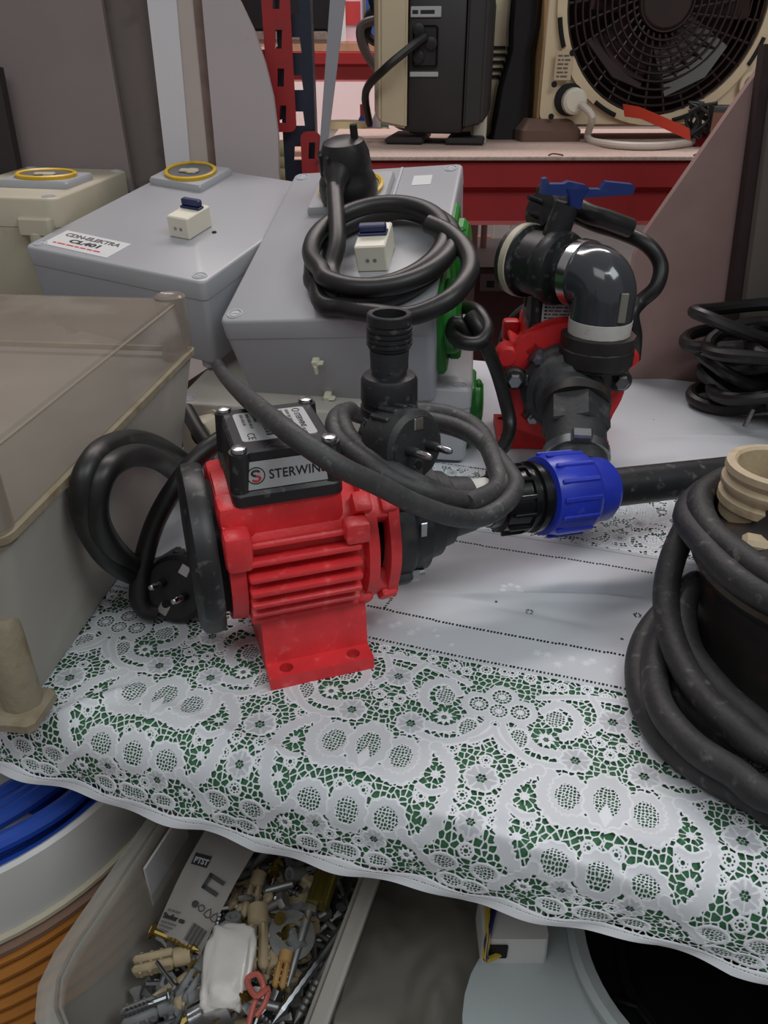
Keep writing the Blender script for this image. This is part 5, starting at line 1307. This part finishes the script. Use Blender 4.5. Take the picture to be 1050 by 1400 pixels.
# grey panel added out of view on the right to shade the rear table
bm = NB(); box(bm, (.560, .58, .001), (.580, 1.10, .86), .003, 1)
solo('shade_panel', bm, M('grey_shade_panel', (116, 108, 104), .7, var=(8, .1)), 'tall grey panel added out of view to shade the rear of the table', 'panel board')

p0, p1_ = P(300, 0, 1.62), P(455, 0, 1.62)
bm = NB(); box(bm, (p0.x, 1.60, .456), (p1_.x, 1.80, .86), .004, 1); solo('dark_filler', bm, M('filler_dark', (40, 34, 38), .7, var=(10, .2)), 'dark filler block added high on the far side of the rack, above the red end bracket', 'crate')  # dark block added to fill the dark gap above the bracket
bm = NB(); box(bm, (p0.x - .3, 1.58, .442), (p1_.x - .01, 1.82, .455), .001, 1); solo('filler_shelf', bm, chip, 'thin shelf board under the dark filler block at the top of the photo', 'shelf')
# ---------------------------------------------------------------- the shelf below the table and what stands on it
LZ = -.335
bm = NB(); q = Matrix.Rotation(-YAW, 4, 'Z'); box(bm, (-.565, -.02, LZ - .02), (.565, 1.1, LZ), .002, 1, q)
solo('lower_shelf', bm, M('lower_board', (104, 98, 92), .8, var=(12, .15)), 'worn grey board under the table carrying tub, basket and fan housing', 'shelf')
bm = NB(); box(bm, (-.565, 1.08, LZ), (.565, 1.10, -.04), 0, 1, q); solo('dark_fill_sheet', bm, M('backing', (70, 64, 62), .8), 'dark sheet added behind everything to give the darkness under the table', 'board')  # sheet added for the darkness behind the tub and basket

# clear plastic tub full of hardware
RZ = -.145
tl, bl = G(213, 1120, RZ), G(28, 1385, RZ)
tr_, br_ = G(508, 1190, RZ), G(432, 1405, RZ)
ax_ = ((tl - bl).normalized() + (tr_ - br_).normalized()).normalized()
sx_ = Vector((ax_.y, -ax_.x, 0))
cb_ = (bl + br_) / 2; wd_ = ((tl + bl) / 2 - (tr_ + br_) / 2).dot(-sx_)
front = min((bl - cb_).dot(ax_), (br_ - cb_).dot(ax_)) - .005
tub_c = (tl + bl + tr_ + br_) / 4
TLn = .40
o_ = Vector((tub_c.x, tub_c.y, LZ)); 
f_ = (bl - o_).dot(ax_) - .010                       # front end along the tub
ctr = o_ + ax_ * (f_ + TLn / 2) ; ctr.z = LZ
tubF = Matrix((sx_, ax_, Vector((0, 0, 1)))).transposed()
tubm = M('cloudy_tub', (188, 184, 176), .35, var=(10, .06), alpha=.46)
hgt = RZ - LZ
tub = thing('storage_tub', 'cloudy plastic tub full of screws and wall plugs under the lace hem', 'tub', ctr, tubF)
bm = NB(); r0 = .05
loft(bm, [rr(wd_ - .06, TLn - .06, .03, .002), rr(wd_ - .05, TLn - .05, .035, .012), rr(wd_ - .012, TLn - .012, r0, hgt - .012), rr(wd_ - .012, TLn - .012, r0, hgt)], caps=False)
rg = rr(wd_ - .06, TLn - .06, .03, .002); bm.faces.new([bm.verts.new(p) for p in rg])
sol = fin('tub_wall', bm, tubm, tub); md = sol.modifiers.new('t', 'SOLIDIFY'); md.thickness = .002
bm = NB(); loft(bm, [rr(wd_ - .012, TLn - .012, r0, hgt - .006), rr(wd_ + .012, TLn + .012, r0 + .008, hgt - .007), rr(wd_ + .014, TLn + .014, r0 + .008, hgt - .001), rr(wd_ - .008, TLn - .008, r0, hgt + .001)], close=True); fin('rim', bm, tubm, tub)
bm = NB(); loft(bm, [rr(wd_ + .004, TLn + .004, r0 + .004, hgt - .022), rr(wd_ + .008, TLn + .008, r0 + .004, hgt - .021), rr(wd_ + .008, TLn + .008, r0 + .004, hgt - .017), rr(wd_ + .002, TLn + .002, r0 + .003, hgt - .016)], close=True); fin('rim_rib', bm, tubm, tub)
tI = (Matrix.Translation(ctr) @ tubF.to_4x4()).inverted(); tM = Matrix.Translation(ctr) @ tubF.to_4x4()
# white tag stuck inside the left wall
xw = -wd_ / 2 + .012
a0 = tI @ onplane(230, 1165, tM @ Vector((xw, 0, hgt - .04)), sx_)
bm = NB(); box(bm, (xw - .002, a0.y - .030, hgt - .060), (xw, a0.y + .030, hgt - .012), mtx=Matrix.Identity(4)); fin('white_tag', bm, paper, tub)

# hardware, piece by piece
CZ = hgt - .085                                      # fill level inside the tub
r9 = random.Random(12)
pl_tan = M('plug_tan', (176, 158, 128), .6, var=(60, .12)); pl_grey = M('plug_grey', (128, 130, 132), .55, var=(60, .1)); dull = M('dull_steel', (150, 150, 150), .42, .7, var=(60, .2)); yzinc = M('yellow_zinc', (150, 128, 70), .38, .9, var=(60, .2))
def wall_plug_bm(L_=.045, r=.0055, bm=None, mtx=None):
    bm = bm or NB()
    for s in (-1, 1):
        box(bm, (s * .0006 if s > 0 else -r, -r * .85, 0), (r if s > 0 else -.0006, r * .85, L_ * .72), r * .35, 1, mtx)
    lathe(bm, [(r * .6, L_ * .68), (r, L_ * .72), (r * 1.05, L_), (r * .55, L_), (r * .5, L_ * .9)], (0, 0, 0), (0, 0, 1), 10, mtx)
    for k in range(3): box(bm, (-r * 1.15, -r * .4, L_ * (.12 + .17 * k)), (r * 1.15, r * .4, L_ * (.17 + .17 * k)), 0, 1, mtx)
    return bm
def screw_bm(L_=.045, r=.0024, bm=None, mtx=None, hd=2.2):
    bm = bm or NB(); pr = [(.0003, 0), (r, L_ * .12)]
    n = 6
    for k in range(n): pr += [(r * 1.15, L_ * (.14 + .5 * k / n)), (r * .8, L_ * (.14 + .5 * (k + .5) / n))]
    pr += [(r * .85, L_ * .7), (r * .85, L_ * .93), (r * hd, L_ * .985), (r * hd, L_), (r * .6, L_), (r * .5, L_ * .985)]
    lathe(bm, pr, (0, 0, 0), (0, 0, 1), 8, mtx); return bm
def bolt_bm(L_=.07, r=.0035, bm=None, mtx=None):
    bm = bm or NB(); lathe(bm, [(r * .9, 0), (r, .002), (r, L_)], (0, 0, 0), (0, 0, 1), 10, mtx); lathe(bm, [(r * 2, L_), (r * 2.1, L_ + r), (r * 1.8, L_ + r * 1.5)], (0, 0, 0), (0, 0, 1), 6, mtx); return bm
def nut_bm(r=.007, h=.006, bm=None, mtx=None):
    bm = bm or NB(); plate(bm, circ(0, 0, r, 6), [circ(0, 0, r * .52, 12)], 0, h, mtx); return bm
def washer_bm(r=.010, h=.0016, bm=None, mtx=None):
    bm = bm or NB(); plate(bm, circ(0, 0, r, 18), [circ(0, 0, r * .45, 12)], 0, h, mtx); return bm
def hook_bm(r=.0022, bm=None, mtx=None):
    bm = bm or NB(); pts = [Vector((0, 0, -.02)), Vector((0, 0, 0))] + [Vector((.010 - .010 * math.cos(a), 0, .010 * math.sin(a))) for a in [R(40 * k) for k in range(1, 6)]]
    if mtx: pts = [mtx @ p for p in pts]
    tube(bm, pts, r, 7, 3); return bm
def scatter(name, label, cat, group, make, mats, n, ln, z0=0.0, flat=False):
    """n copies of one mesh dropped inside the tub at random"""
    base = {}
    for k in range(n):
        m_ = mats[k % len(mats)]
        if m_.name not in base:
            o = fin(name, make(), m_, None, 40); base[m_.name] = o
        else:
            o = base[m_.name].copy(); C.objects.link(o)
        w_ = wd_ / 2 - .045 - ln * .3; 
        x_, y_ = r9.uniform(-w_, w_), r9.uniform(-TLn / 2 + .05, TLn / 2 - .16)
        z_ = CZ + z0 + r9.uniform(-.004, .014) + .012 * (1 - abs(x_) / (wd_ / 2))
        d_ = Vector((r9.uniform(-1, 1), r9.uniform(-1, 1), r9.uniform(-.28, .28)))
        if flat: d_ = Vector((r9.uniform(-.4, .4), r9.uniform(-.4, .4), 1))
        d_.normalize()
        q_ = d_.to_track_quat('Z', 'Y'); o.rotation_mode = 'QUATERNION'
        from mathutils import Quaternion
        o.rotation_quaternion = tubF.to_quaternion() @ q_ @ Quaternion((0, 0, 1), r9.uniform(0, 6))
        c_ = tM @ (Vector((x_, y_, z_)) - d_ * ln * .5); o.location = c_
        tag(o, label, cat, group); PIECES.append((o, label, c_ + d_ * ln * .5))
# a bed of mixed small pieces nobody could count, below the loose ones
bm = NB()
for k in range(420):
    w_ = wd_ / 2 - .035
    x_, y_ = r9.uniform(-w_, w_), r9.uniform(-TLn / 2 + .035, TLn / 2 - .035)
    d_ = Vector((r9.uniform(-1, 1), r9.uniform(-1, 1), r9.uniform(-.35, .35))).normalized()
    mt = Matrix.Translation((x_, y_, CZ - .012 + r9.uniform(-.012, .010))) @ d_.to_track_quat('Z', 'Y').to_matrix().to_4x4() @ Matrix.Translation((0, 0, -.02))
    lathe(bm, [(.0022, 0), (.0026, .034), (.005, .038), (.005, .040)], (0, 0, 0), (0, 0, 1), 6, mt)
bed = fin('hardware_bed', bm, dull, None, 40); bed.matrix_basis = tM; tag(bed, 'deep mixed bed of small dull screws filling the cloudy tub', 'hardware', kind='stuff')
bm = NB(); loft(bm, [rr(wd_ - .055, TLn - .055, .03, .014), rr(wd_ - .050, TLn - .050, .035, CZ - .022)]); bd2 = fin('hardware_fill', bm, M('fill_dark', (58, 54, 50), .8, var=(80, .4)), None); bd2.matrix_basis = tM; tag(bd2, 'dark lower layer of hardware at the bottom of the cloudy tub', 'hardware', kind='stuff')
PIECES = []
gT = 'loose hardware in the cloudy tub: '
scatter('wall_plug', 'tan plastic wall plug with split sides lying loose in the cloudy tub', 'wall plug', gT + 'tan plugs', lambda: wall_plug_bm(.046, .0062), [pl_tan], 44, .046)
scatter('wall_plug', 'grey plastic wall plug with split sides lying loose in the cloudy tub', 'wall plug', gT + 'grey plugs', lambda: wall_plug_bm(.050, .0062), [pl_grey], 22, .05)
scatter('screw', 'short shiny countersunk screw lying loose in the cloudy tub', 'screw', gT + 'short screws', lambda: screw_bm(.040, .0024), [steel, dull, yzinc], 48, .04, .004)
scatter('bolt', 'plain steel hex bolt lying loose in the cloudy tub', 'bolt', gT + 'hex bolts', lambda: bolt_bm(.055, .0035), [steel, dull], 16, .055, .004)
scatter('nut', 'small steel hex nut lying loose in the cloudy tub', 'nut', gT + 'nuts', lambda: nut_bm(), [steel, yzinc], 14, .006, .008, True)
scatter('washer', 'flat round steel washer lying loose in the cloudy tub', 'washer', gT + 'washers', lambda: washer_bm(), [dull, steel], 12, .002, .010, True)
scatter('screw_hook', 'bent steel screw hook lying loose in the cloudy tub', 'hook', gT + 'hooks', lambda: hook_bm(), [steel, dull], 10, .02, .008)
def T_(px, py, h): return G(px, py, LZ + CZ + h)
def laid(name, mk, mat, a, b, label, cat):
    """one piece laid from point a to point b"""
    d = (b - a); o = fin(name, mk(d.length), mat, None, 40); o.location = a
    o.rotation_mode = 'QUATERNION'; o.rotation_quaternion = d.to_track_quat('Z', 'Y'); return tag(o, label, cat)
laid('threaded_rod', lambda L_: screw_bm(L_, .0036, hd=1.0), steel, T_(372, 1400, .022), T_(472, 1262, .030), 'long bright steel rod leaning along the right side of the tub', 'rod')
laid('threaded_rod', lambda L_: bolt_bm(L_ - .004, .0034), dull, T_(392, 1350, .018), T_(424, 1240, .032), 'dull grey steel rod lying left of the long bright one', 'rod')
laid('threaded_rod', lambda L_: screw_bm(L_, .003, hd=1.2), dull, T_(402, 1400, .012), T_(455, 1300, .018), 'shorter dark rod beneath the long bright steel rod', 'rod')
laid('wall_plug', lambda L_: wall_plug_bm(L_, .0085), pl_tan, T_(352, 1328, .030), T_(353, 1240, .034), 'thick long tan wall plug upright beside the crumpled white packet', 'wall plug')
laid('wall_plug', lambda L_: wall_plug_bm(L_, .0062), pl_tan, T_(338, 1256, .030), T_(355, 1194, .034), 'slim tan wall plug pointing up at the tub back above the thick one', 'wall plug')
laid('wall_plug', lambda L_: wall_plug_bm(L_, .0072), pl_tan, T_(182, 1322, .026), T_(262, 1304, .030), 'fat tan wall plug lying crosswise at the left below the paper strip', 'wall plug')
laid('wall_plug', lambda L_: wall_plug_bm(L_, .0062), pl_grey, T_(246, 1368, .026), T_(282, 1314, .030), 'light grey wall plug left of the crumpled white packet', 'wall plug')
laid('wall_plug', lambda L_: wall_plug_bm(L_, .0078), pl_grey, T_(166, 1396, .022), T_(236, 1368, .024), 'fat grey wall plug at the front left of the tub', 'wall plug')
laid('screw', lambda L_: screw_bm(L_, .0026), steel, T_(164, 1388, .034), T_(232, 1362, .036), 'bright threaded screw lying on the fat grey wall plug', 'screw')
laid('screw', lambda L_: screw_bm(L_, .0030), yzinc, T_(274, 1300, .036), T_(208, 1272, .040), 'long yellowish screw under the end of the paper strip', 'screw')
laid('nail', lambda L_: bolt_bm(L_ - .004, .0016), steel, T_(214, 1315, .040), T_(243, 1354, .040), 'thin bright nail crossing the fat tan wall plug', 'nail')
laid('wooden_dowel', lambda L_: wall_plug_bm(L_, .0052), M('dowel', (186, 146, 92), .6), T_(380, 1352, .026), T_(392, 1302, .028), 'narrow orange tan plug between the packet and the steel rods', 'wall plug')
# crumpled white packet
bm = NB(); bmesh.ops.create_icosphere(bm, subdivisions=4, radius=1.0)
from mathutils import noise as mnoise
for v in bm.verts:
    n_ = v.co.copy(); k_ = 1 + .16 * mnoise.noise(n_ * 2.1) + .07 * mnoise.noise(n_ * 5.0)
    sq = Vector([math.copysign(abs(c_) ** .55, c_) for c_ in n_]); v.co = Vector((sq.x * .0185, sq.y * .030, sq.z * .009)) * k_
pc_ = T_(312, 1322, .040); bm.transform(Matrix.Translation(pc_) @ Matrix.Rotation(R(-3), 4, 'Z') @ Matrix.Rotation(R(18), 4, 'X'))
for v in bm.verts: pass
solo('crumpled_packet', bm, M('shiny_white', (206, 200, 196), .25, var=(40, .06), bump=(60, .5)), 'crumpled shiny white packet on top of the hardware', 'packet', smooth=180)
# paper strip: header card of a plastic bag
c00, c10, c11, c01 = T_(210, 1268, .045), T_(273, 1300, .040), T_(352, 1150, .075), T_(285, 1120, .080)
bm = NB(); rows_ = 8; g_ = []
for i in range(rows_ + 1):
    t_ = i / rows_; a_, b_ = c00.lerp(c01, t_), c10.lerp(c11, t_); row = []
    for j in range(7):
        u_ = j / 6; p = a_.lerp(b_, u_); p.z += .006 * math.sin(t_ * 3.1) - (.006 * abs(u_ - .5) * 2); row.append(p)
    g_.append(row)
def strip_at(u_, t_): 
    a_, b_ = c00.lerp(c01, t_), c10.lerp(c11, t_); p = a_.lerp(b_, u_); p.z += .006 * math.sin(t_ * 3.1) - (.006 * abs(u_ - .5) * 2); return p
vv = [[bm.verts.new(p) for p in row] for row in g_]
for i in range(rows_):
    for j in range(6): bm.faces.new((vv[i][j], vv[i][j + 1], vv[i + 1][j + 1], vv[i + 1][j]))
bmesh.ops.solidify(bm, geom=bm.faces[:], thickness=.0008)
xs = sum((v.co for v in bm.verts), Vector()) / len(bm.verts)
card = thing('packaging_card', 'printed paper card from a bag of fixings, half under the lace hem', 'card', xs)
crd = fin('card', bm, M('card_paper', (190, 184, 180), .6, var=(30, .05)), card, 60, None)
for v in crd.data.vertices: v.co -= xs
def on_card(u_, t_, lift=.0016):
    o0 = strip_at(u_, t_); e1 = strip_at(u_ + .05, t_) - o0; e2 = strip_at(u_, t_ + .05) - o0
    m_ = basis(o0 - xs, e1, e2); n_ = m_.col[2].to_3d(); m_.translation += n_ * (lift if n_.z > 0 else -lift); return m_
cw_ = (c10 - c00).length
bm = NB(); q_ = on_card(.12, .58); box(bm, (0, 0, 0), (cw_ * .36, cw_ * .22, .0003), mtx=q_); pb_ = fin('black_patch', bm, ink, crd)
text('card_lettering', 'PTST', cw_ * .15, on_card(.15, .60, .0021), silver, pb_, .0002)
bm = NB(); q_ = on_card(.52, .42)
box(bm, (0, 0, 0), (cw_ * .34, cw_ * .08, .0003), mtx=q_); box(bm, (0, cw_ * .22, 0), (cw_ * .34, cw_ * .30, .0003), mtx=q_); box(bm, (0, 0, 0), (cw_ * .07, cw_ * .30, .0003), mtx=q_); fin('hook_symbol', bm, ink, crd)
for k in range(2):
    q_ = on_card(.55 + .13 * k, .29); bm = NB(); plate(bm, circ(0, 0, cw_ * .062, 20), [circ(0, 0, cw_ * .045, 16)] if k else [], 0, .0003, q_); fin('round_symbol', bm, ink, crd, 0)
for k in range(2):
    q_ = on_card(.76 + .13 * k, .26); bm = NB(); tube(bm, [q_ @ Vector(p) for p in ((0, 0, 0), (.005, 0, 0), (.0025, .006, 0))], .0004, 5, 2, True); fin('recycling_mark', bm, ink, crd)
bm = NB(); q_ = on_card(.62, .03)
for k in range(12): box(bm, (k * cw_ * .026, 0, 0), (k * cw_ * .026 + cw_ * (.008, .016, .012)[k % 3], cw_ * .32, .0003), mtx=q_)
fin('bar_code', bm, ink, crd, 0)
text('card_lettering', 'Stofur co', cw_ * .13, on_card(.06, .12), ink, crd, .0002)
for k in range(3): bars('card_print', on_card(.06, .085 - .03 * k), [(0, 0, cw_ * (.34 - .05 * k), cw_ * .05)], ink_grey, crd, k)
bars('card_print', on_card(.10, .18), [(0, 0, cw_ * .28, cw_ * .05)], ink_grey, crd, 7)
# chrome bracket
bk = T_(285, 1392, .036)
bm = NB(); mt = Matrix.Translation(bk) @ Matrix.Rotation(R(30), 4, 'Z') @ Matrix.Rotation(R(-25), 4, 'X') @ Matrix.Scale(.85, 4)
plate(bm, [(-.016, -.025), (.016, -.025), (.016, .014), (-.016, .014)], [circ(.004, -.010, .004, 12)], 0, .0015, mt); box(bm, (-.016, .012, 0), (.016, .020, .008), .003, 2, mt); box(bm, (-.016, .018, 0), (.016, .030, .0015), 0, 1, mt)
solo('chrome_bracket', bm, chrome, 'bent chrome bracket with a hole at the front of the tub', 'bracket')
bm = NB(); tube(bm, [T_(340, 1400, .034), T_(348, 1370, .040), T_(360, 1350, .044), T_(352, 1332, .046), T_(338, 1340, .044), T_(350, 1362, .046), T_(366, 1352, .044), T_(362, 1372, .038), T_(350, 1390, .036)], .0022, 7, 6)
solo('red_wire', bm, M('coral_wire', (186, 96, 84), .5), 'tangled coral red wire in front of the white packet', 'wire')
bm = NB(); pb = T_(444, 1205, .040); mt = frame(pb, (.25, .9, .2)); lathe(bm, [(.010, -.02), (.010, .014), (.012, .015), (.012, .020), (.007, .021), (.007, .014)], (0, 0, 0), (0, 0, 1), 24, mt)
solo('brass_sleeve', bm, M('brass_green', (176, 164, 84), .25, .9), 'shiny yellow green metal sleeve at the back right of the tub', 'sleeve')
bm = NB(); mt = frame(T_(398, 1280, .026), (.3, -.2, 1)); plate(bm, circ(0, 0, .019, 28), [circ(0, 0, .009, 20)], 0, .003, mt); solo('large_washer', bm, dull, 'large round grey washer in the middle of the tub', 'washer')

# blue hose coil in a white basin on an amber slatted basket
bc = G(-60, 1000, -.15); bc.z = LZ
bk_ = thing('amber_basket', 'round amber ribbed basket under the white basin at lower left', 'basket', bc)
amber = M('amber_plastic', (196, 128, 58), .45, var=(12, .12))
for k in range(6):
    bm = NB(); z_ = .010 + .021 * k; rr0 = .198 + .0018 * k
    lathe(bm, [(rr0 - .006, z_ - .007), (rr0, z_ - .006), (rr0 + .002, z_), (rr0, z_ + .006), (rr0 - .006, z_ + .007)], (0, 0, 0), (0, 0, 1), 64, None, 0, False, True); fin('rib', bm, amber, bk_)
bm = NB(); lathe(bm, [(.190, 0), (.194, .004), (.196, .128), (.190, .130)], (0, 0, 0), (0, 0, 1), 64); fin('basket_wall', bm, M('amber_inner', (140, 86, 42), .55), bk_)
bm = NB(); lathe(bm, [(.200, .124), (.212, .127), (.212, .131), (.200, .133)], (0, 0, 0), (0, 0, 1), 64, None, 0, False, True); fin('rim', bm, M('amber_rim', (128, 100, 84), .5), bk_)
bsn = thing('white_basin', 'white round basin holding the blue hose coil at lower left', 'basin', bc + Vector((0, 0, .131)))
bm = NB(); lathe(bm, [(.150, .002), (.196, .003), (.203, .010), (.204, .016), (.206, .078), (.203, .081), (.199, .078), (.196, .03), (.190, .016), (.0, .014)], (0, 0, 0), (0, 0, 1), 72); fin('bowl', bm, white, bsn)
bm = NB(); lathe(bm, [(.202, .004), (.2075, .005), (.2075, .009), (.202, .010)], (0, 0, 0), (0, 0, 1), 72, None, 0, False, True); fin('foot_rim', bm, beige, bsn)
bl_h = M('blue_hose', (44, 84, 186), .35, var=(30, .08))
ch = thing('hose_coil', 'coiled bright blue hose lying in the white basin', 'hose', bc + Vector((0, 0, .160)))
r4 = random.Random(9)
for k in range(12):
    lay = k % 3; bm = NB(); rad_ = (.184 - .017 * (k // 3) * 1.0 - .005 * lay); z_ = .0085 + .018 * lay
    jx, jy = r4.uniform(-.005, .005), r4.uniform(-.005, .005); pts = [Vector((jx, jy, 0)) + Vector((rad_ * math.cos(2 * math.pi * i / 20) + r4.uniform(-.002, .002), rad_ * math.sin(2 * math.pi * i / 20) + r4.uniform(-.002, .002), z_ + .0 * i)) for i in range(20)]
    tube(bm, pts, .0082, 10, 4, True); fin('hose_turn', bm, bl_h, ch)
dm_ = G(-12, 1088, -.125); dm_.z = -.184
bm = NB(); lathe(bm, [(.044, .0), (.050, .008), (.051, .040), (.046, .058), (.032, .070), (.014, .075), (.0, .075)], dm_, (0, 0, 1), 40, Matrix.Translation(dm_) @ Matrix.Scale(.66, 4) @ Matrix.Translation(-dm_))
solo('plastic_dome', bm, M('white_cap', (208, 204, 196), .5, var=(20, .08)), 'white domed lid in the middle of the blue hose coil', 'lid')

# grey plastic sheet between tub and fan housing
gx, gy = np.meshgrid(np.linspace(0, 1, 30), np.linspace(0, 1, 34))
A0, A1, A2, A3 = G(452, 1420, LZ + .03), G(660, 1420, LZ + .03), G(690, 1180, LZ + .02), G(520, 1150, LZ + .02)
def lerp4(u_, v_): return A0 * (1 - u_) * (1 - v_) + A1 * u_ * (1 - v_) + A2 * u_ * v_ + A3 * (1 - u_) * v_
bm = NB(); vv = []
for i in range(34):
    row = []
    for j in range(30):
        u_, v_ = j / 29, i / 33; p = lerp4(u_, v_); p.z += .010 + .016 * mnoise.noise(Vector((u_ * 3.1, v_ * 2.4, .3))) + .007 * abs(mnoise.noise(Vector((u_ * 7, v_ * 6, 2.2)))) + .03 * max(0, .15 - u_) ; p.z = max(p.z, LZ + .004); row.append(bm.verts.new(p))
    vv.append(row)
for i in range(33):
    for j in range(29): bm.faces.new((vv[i][j], vv[i][j + 1], vv[i + 1][j + 1], vv[i + 1][j]))
bmesh.ops.solidify(bm, geom=bm.faces[:], thickness=.001)
solo('plastic_sheet', bm, M('grey_sheet', (196, 192, 182), .35, var=(8, .12), dust=((196, 192, 184), 9, .58, .4)), 'crumpled grey plastic sheet between the tub and the grey fan housing', 'sheet', smooth=180)

# grey housing with a round black mouth
hz = -.205
hc = G(985, 1300, hz); hr = .108
oc = G(835, 1400, hz)
fh = thing('fan_housing', 'pale grey blower housing with a round black mouth under the lace hem', 'blower', (hc.x, hc.y, LZ))
out = []
ctr2 = G(800, 1410, hz); R2 = (ctr2 - G(632, 1400, hz)).length
for k in range(13):
    a = R(205 - 10.5 * k); out.append((ctr2.x + R2 * math.cos(a) - hc.x, ctr2.y + R2 * math.sin(a) - hc.y))
out += [(.05, .150), (.20, .13), (.20, -.16), (out[0][0] + .05, -.18)]
grey_h = M('blower_grey', (176, 184, 186), .5, var=(8, .05), dust=((140, 144, 142), 30, .66, .4))
bm = NB(); plate1(bm, out, (0, 0), hr, hz - LZ - .10, hz - LZ); fin('housing', bm, grey_h, fh, 30)
bm = NB(); lathe(bm, [(hr, -.002), (hr + .004, 0), (hr + .012, .002), (hr + .013, .010), (hr + .008, .013), (hr - .001, .010)], (0, 0, hz - LZ), (0, 0, 1), 64, None, 0, False, True); fin('mouth_ring', bm, grey_h, fh)
bm = NB(); lathe(bm, [(hr - .002, .009), (hr - .004, -.03), (hr - .03, -.034), (hr - .032, -.030), (hr - .040, -.030), (hr - .044, -.062), (.02, -.068), (.0, -.068)], (0, 0, hz - LZ), (0, 0, 1), 64, None, 0, False); fin('black_mouth', bm, M('mouth_black', (24, 25, 28), .28, var=(20, .2)), fh)
bm = NB(); ringtube(bm, (0, 0, hz - LZ - .03), (0, 0, 1), hr - .034, .003, 56, 8); fin('inner_ring', bm, blk_gloss, fh)
for k in range(6):
    bm = NB(); a = R(60 * k + 20); cyl(bm, ((hr - .005) * math.cos(a), (hr - .005) * math.sin(a), hz - LZ + .0), ((hr - .034) * math.cos(a), (hr - .034) * math.sin(a), hz - LZ - .029), .003, n=8); fin('inner_strut', bm, blk_gloss, fh)
tb_ = G(700, 1262, hz + .02) - Vector((hc.x, hc.y, LZ)); tb_.z = hz - LZ
bm = NB(); loft(bm, [rr(.052, .040, .004, tb_.z, tb_.x, tb_.y), rr(.050, .038, .004, tb_.z + .030, tb_.x, tb_.y)]); tk = fin('terminal_hood', bm, white, fh)
bm = NB(); box(bm, (tb_.x - .022, tb_.y - .0215, tb_.z + .008), (tb_.x - .006, tb_.y - .019, tb_.z + .024), .001, 1); fin('clamp', bm, hole_dark, tk)
for k, mm in enumerate((navy, M('wire_yellow', (196, 170, 60), .5))):
    bm = NB(); tube(bm, [Vector((tb_.x - .018 + .006 * k, tb_.y - .020, tb_.z + .012)), Vector((tb_.x - .024, tb_.y - .028, tb_.z + .020)), Vector((tb_.x - .022, tb_.y - .018, tb_.z + .034)), Vector((tb_.x - .014 - .006 * k, tb_.y + .004, tb_.z + .036))], .0024, 7, 5); fin('wire', bm, mm, tk)

# say which of the loose pieces is which: by the landmark in the tub it lies nearest to
MARKS = [('the crumpled white packet', pc_), ('the printed paper card', on_card(.5, .3).translation + xs), ('the coral red wire', T_(350, 1355, .03)), ('the chrome bracket', bk), ('the long bright rod', T_(440, 1305, .03)), ('the brass sleeve', pb), ('the fat tan wall plug', T_(222, 1313, .03))]
ORD = ['nearest', 'second nearest', 'third nearest', 'fourth nearest', 'fifth nearest', 'sixth nearest', 'seventh nearest', 'eighth nearest', 'ninth nearest', 'tenth nearest'] + ['%dth nearest' % k for k in range(11, 50)]
by = {}
for o, lb, p in PIECES:
    nm, mp_ = min(MARKS, key=lambda m_: (m_[1] - p).length); by.setdefault((lb, nm), []).append(((mp_ - p).length, o))
for (lb, nm), l_ in by.items():
    for k, (d_, o) in enumerate(sorted(l_, key=lambda e_: e_[0])):
        o['label'] = '%s, %s to %s' % (lb.replace(' with split sides', '').replace(' lying loose in the cloudy tub', ''), ORD[k], nm)
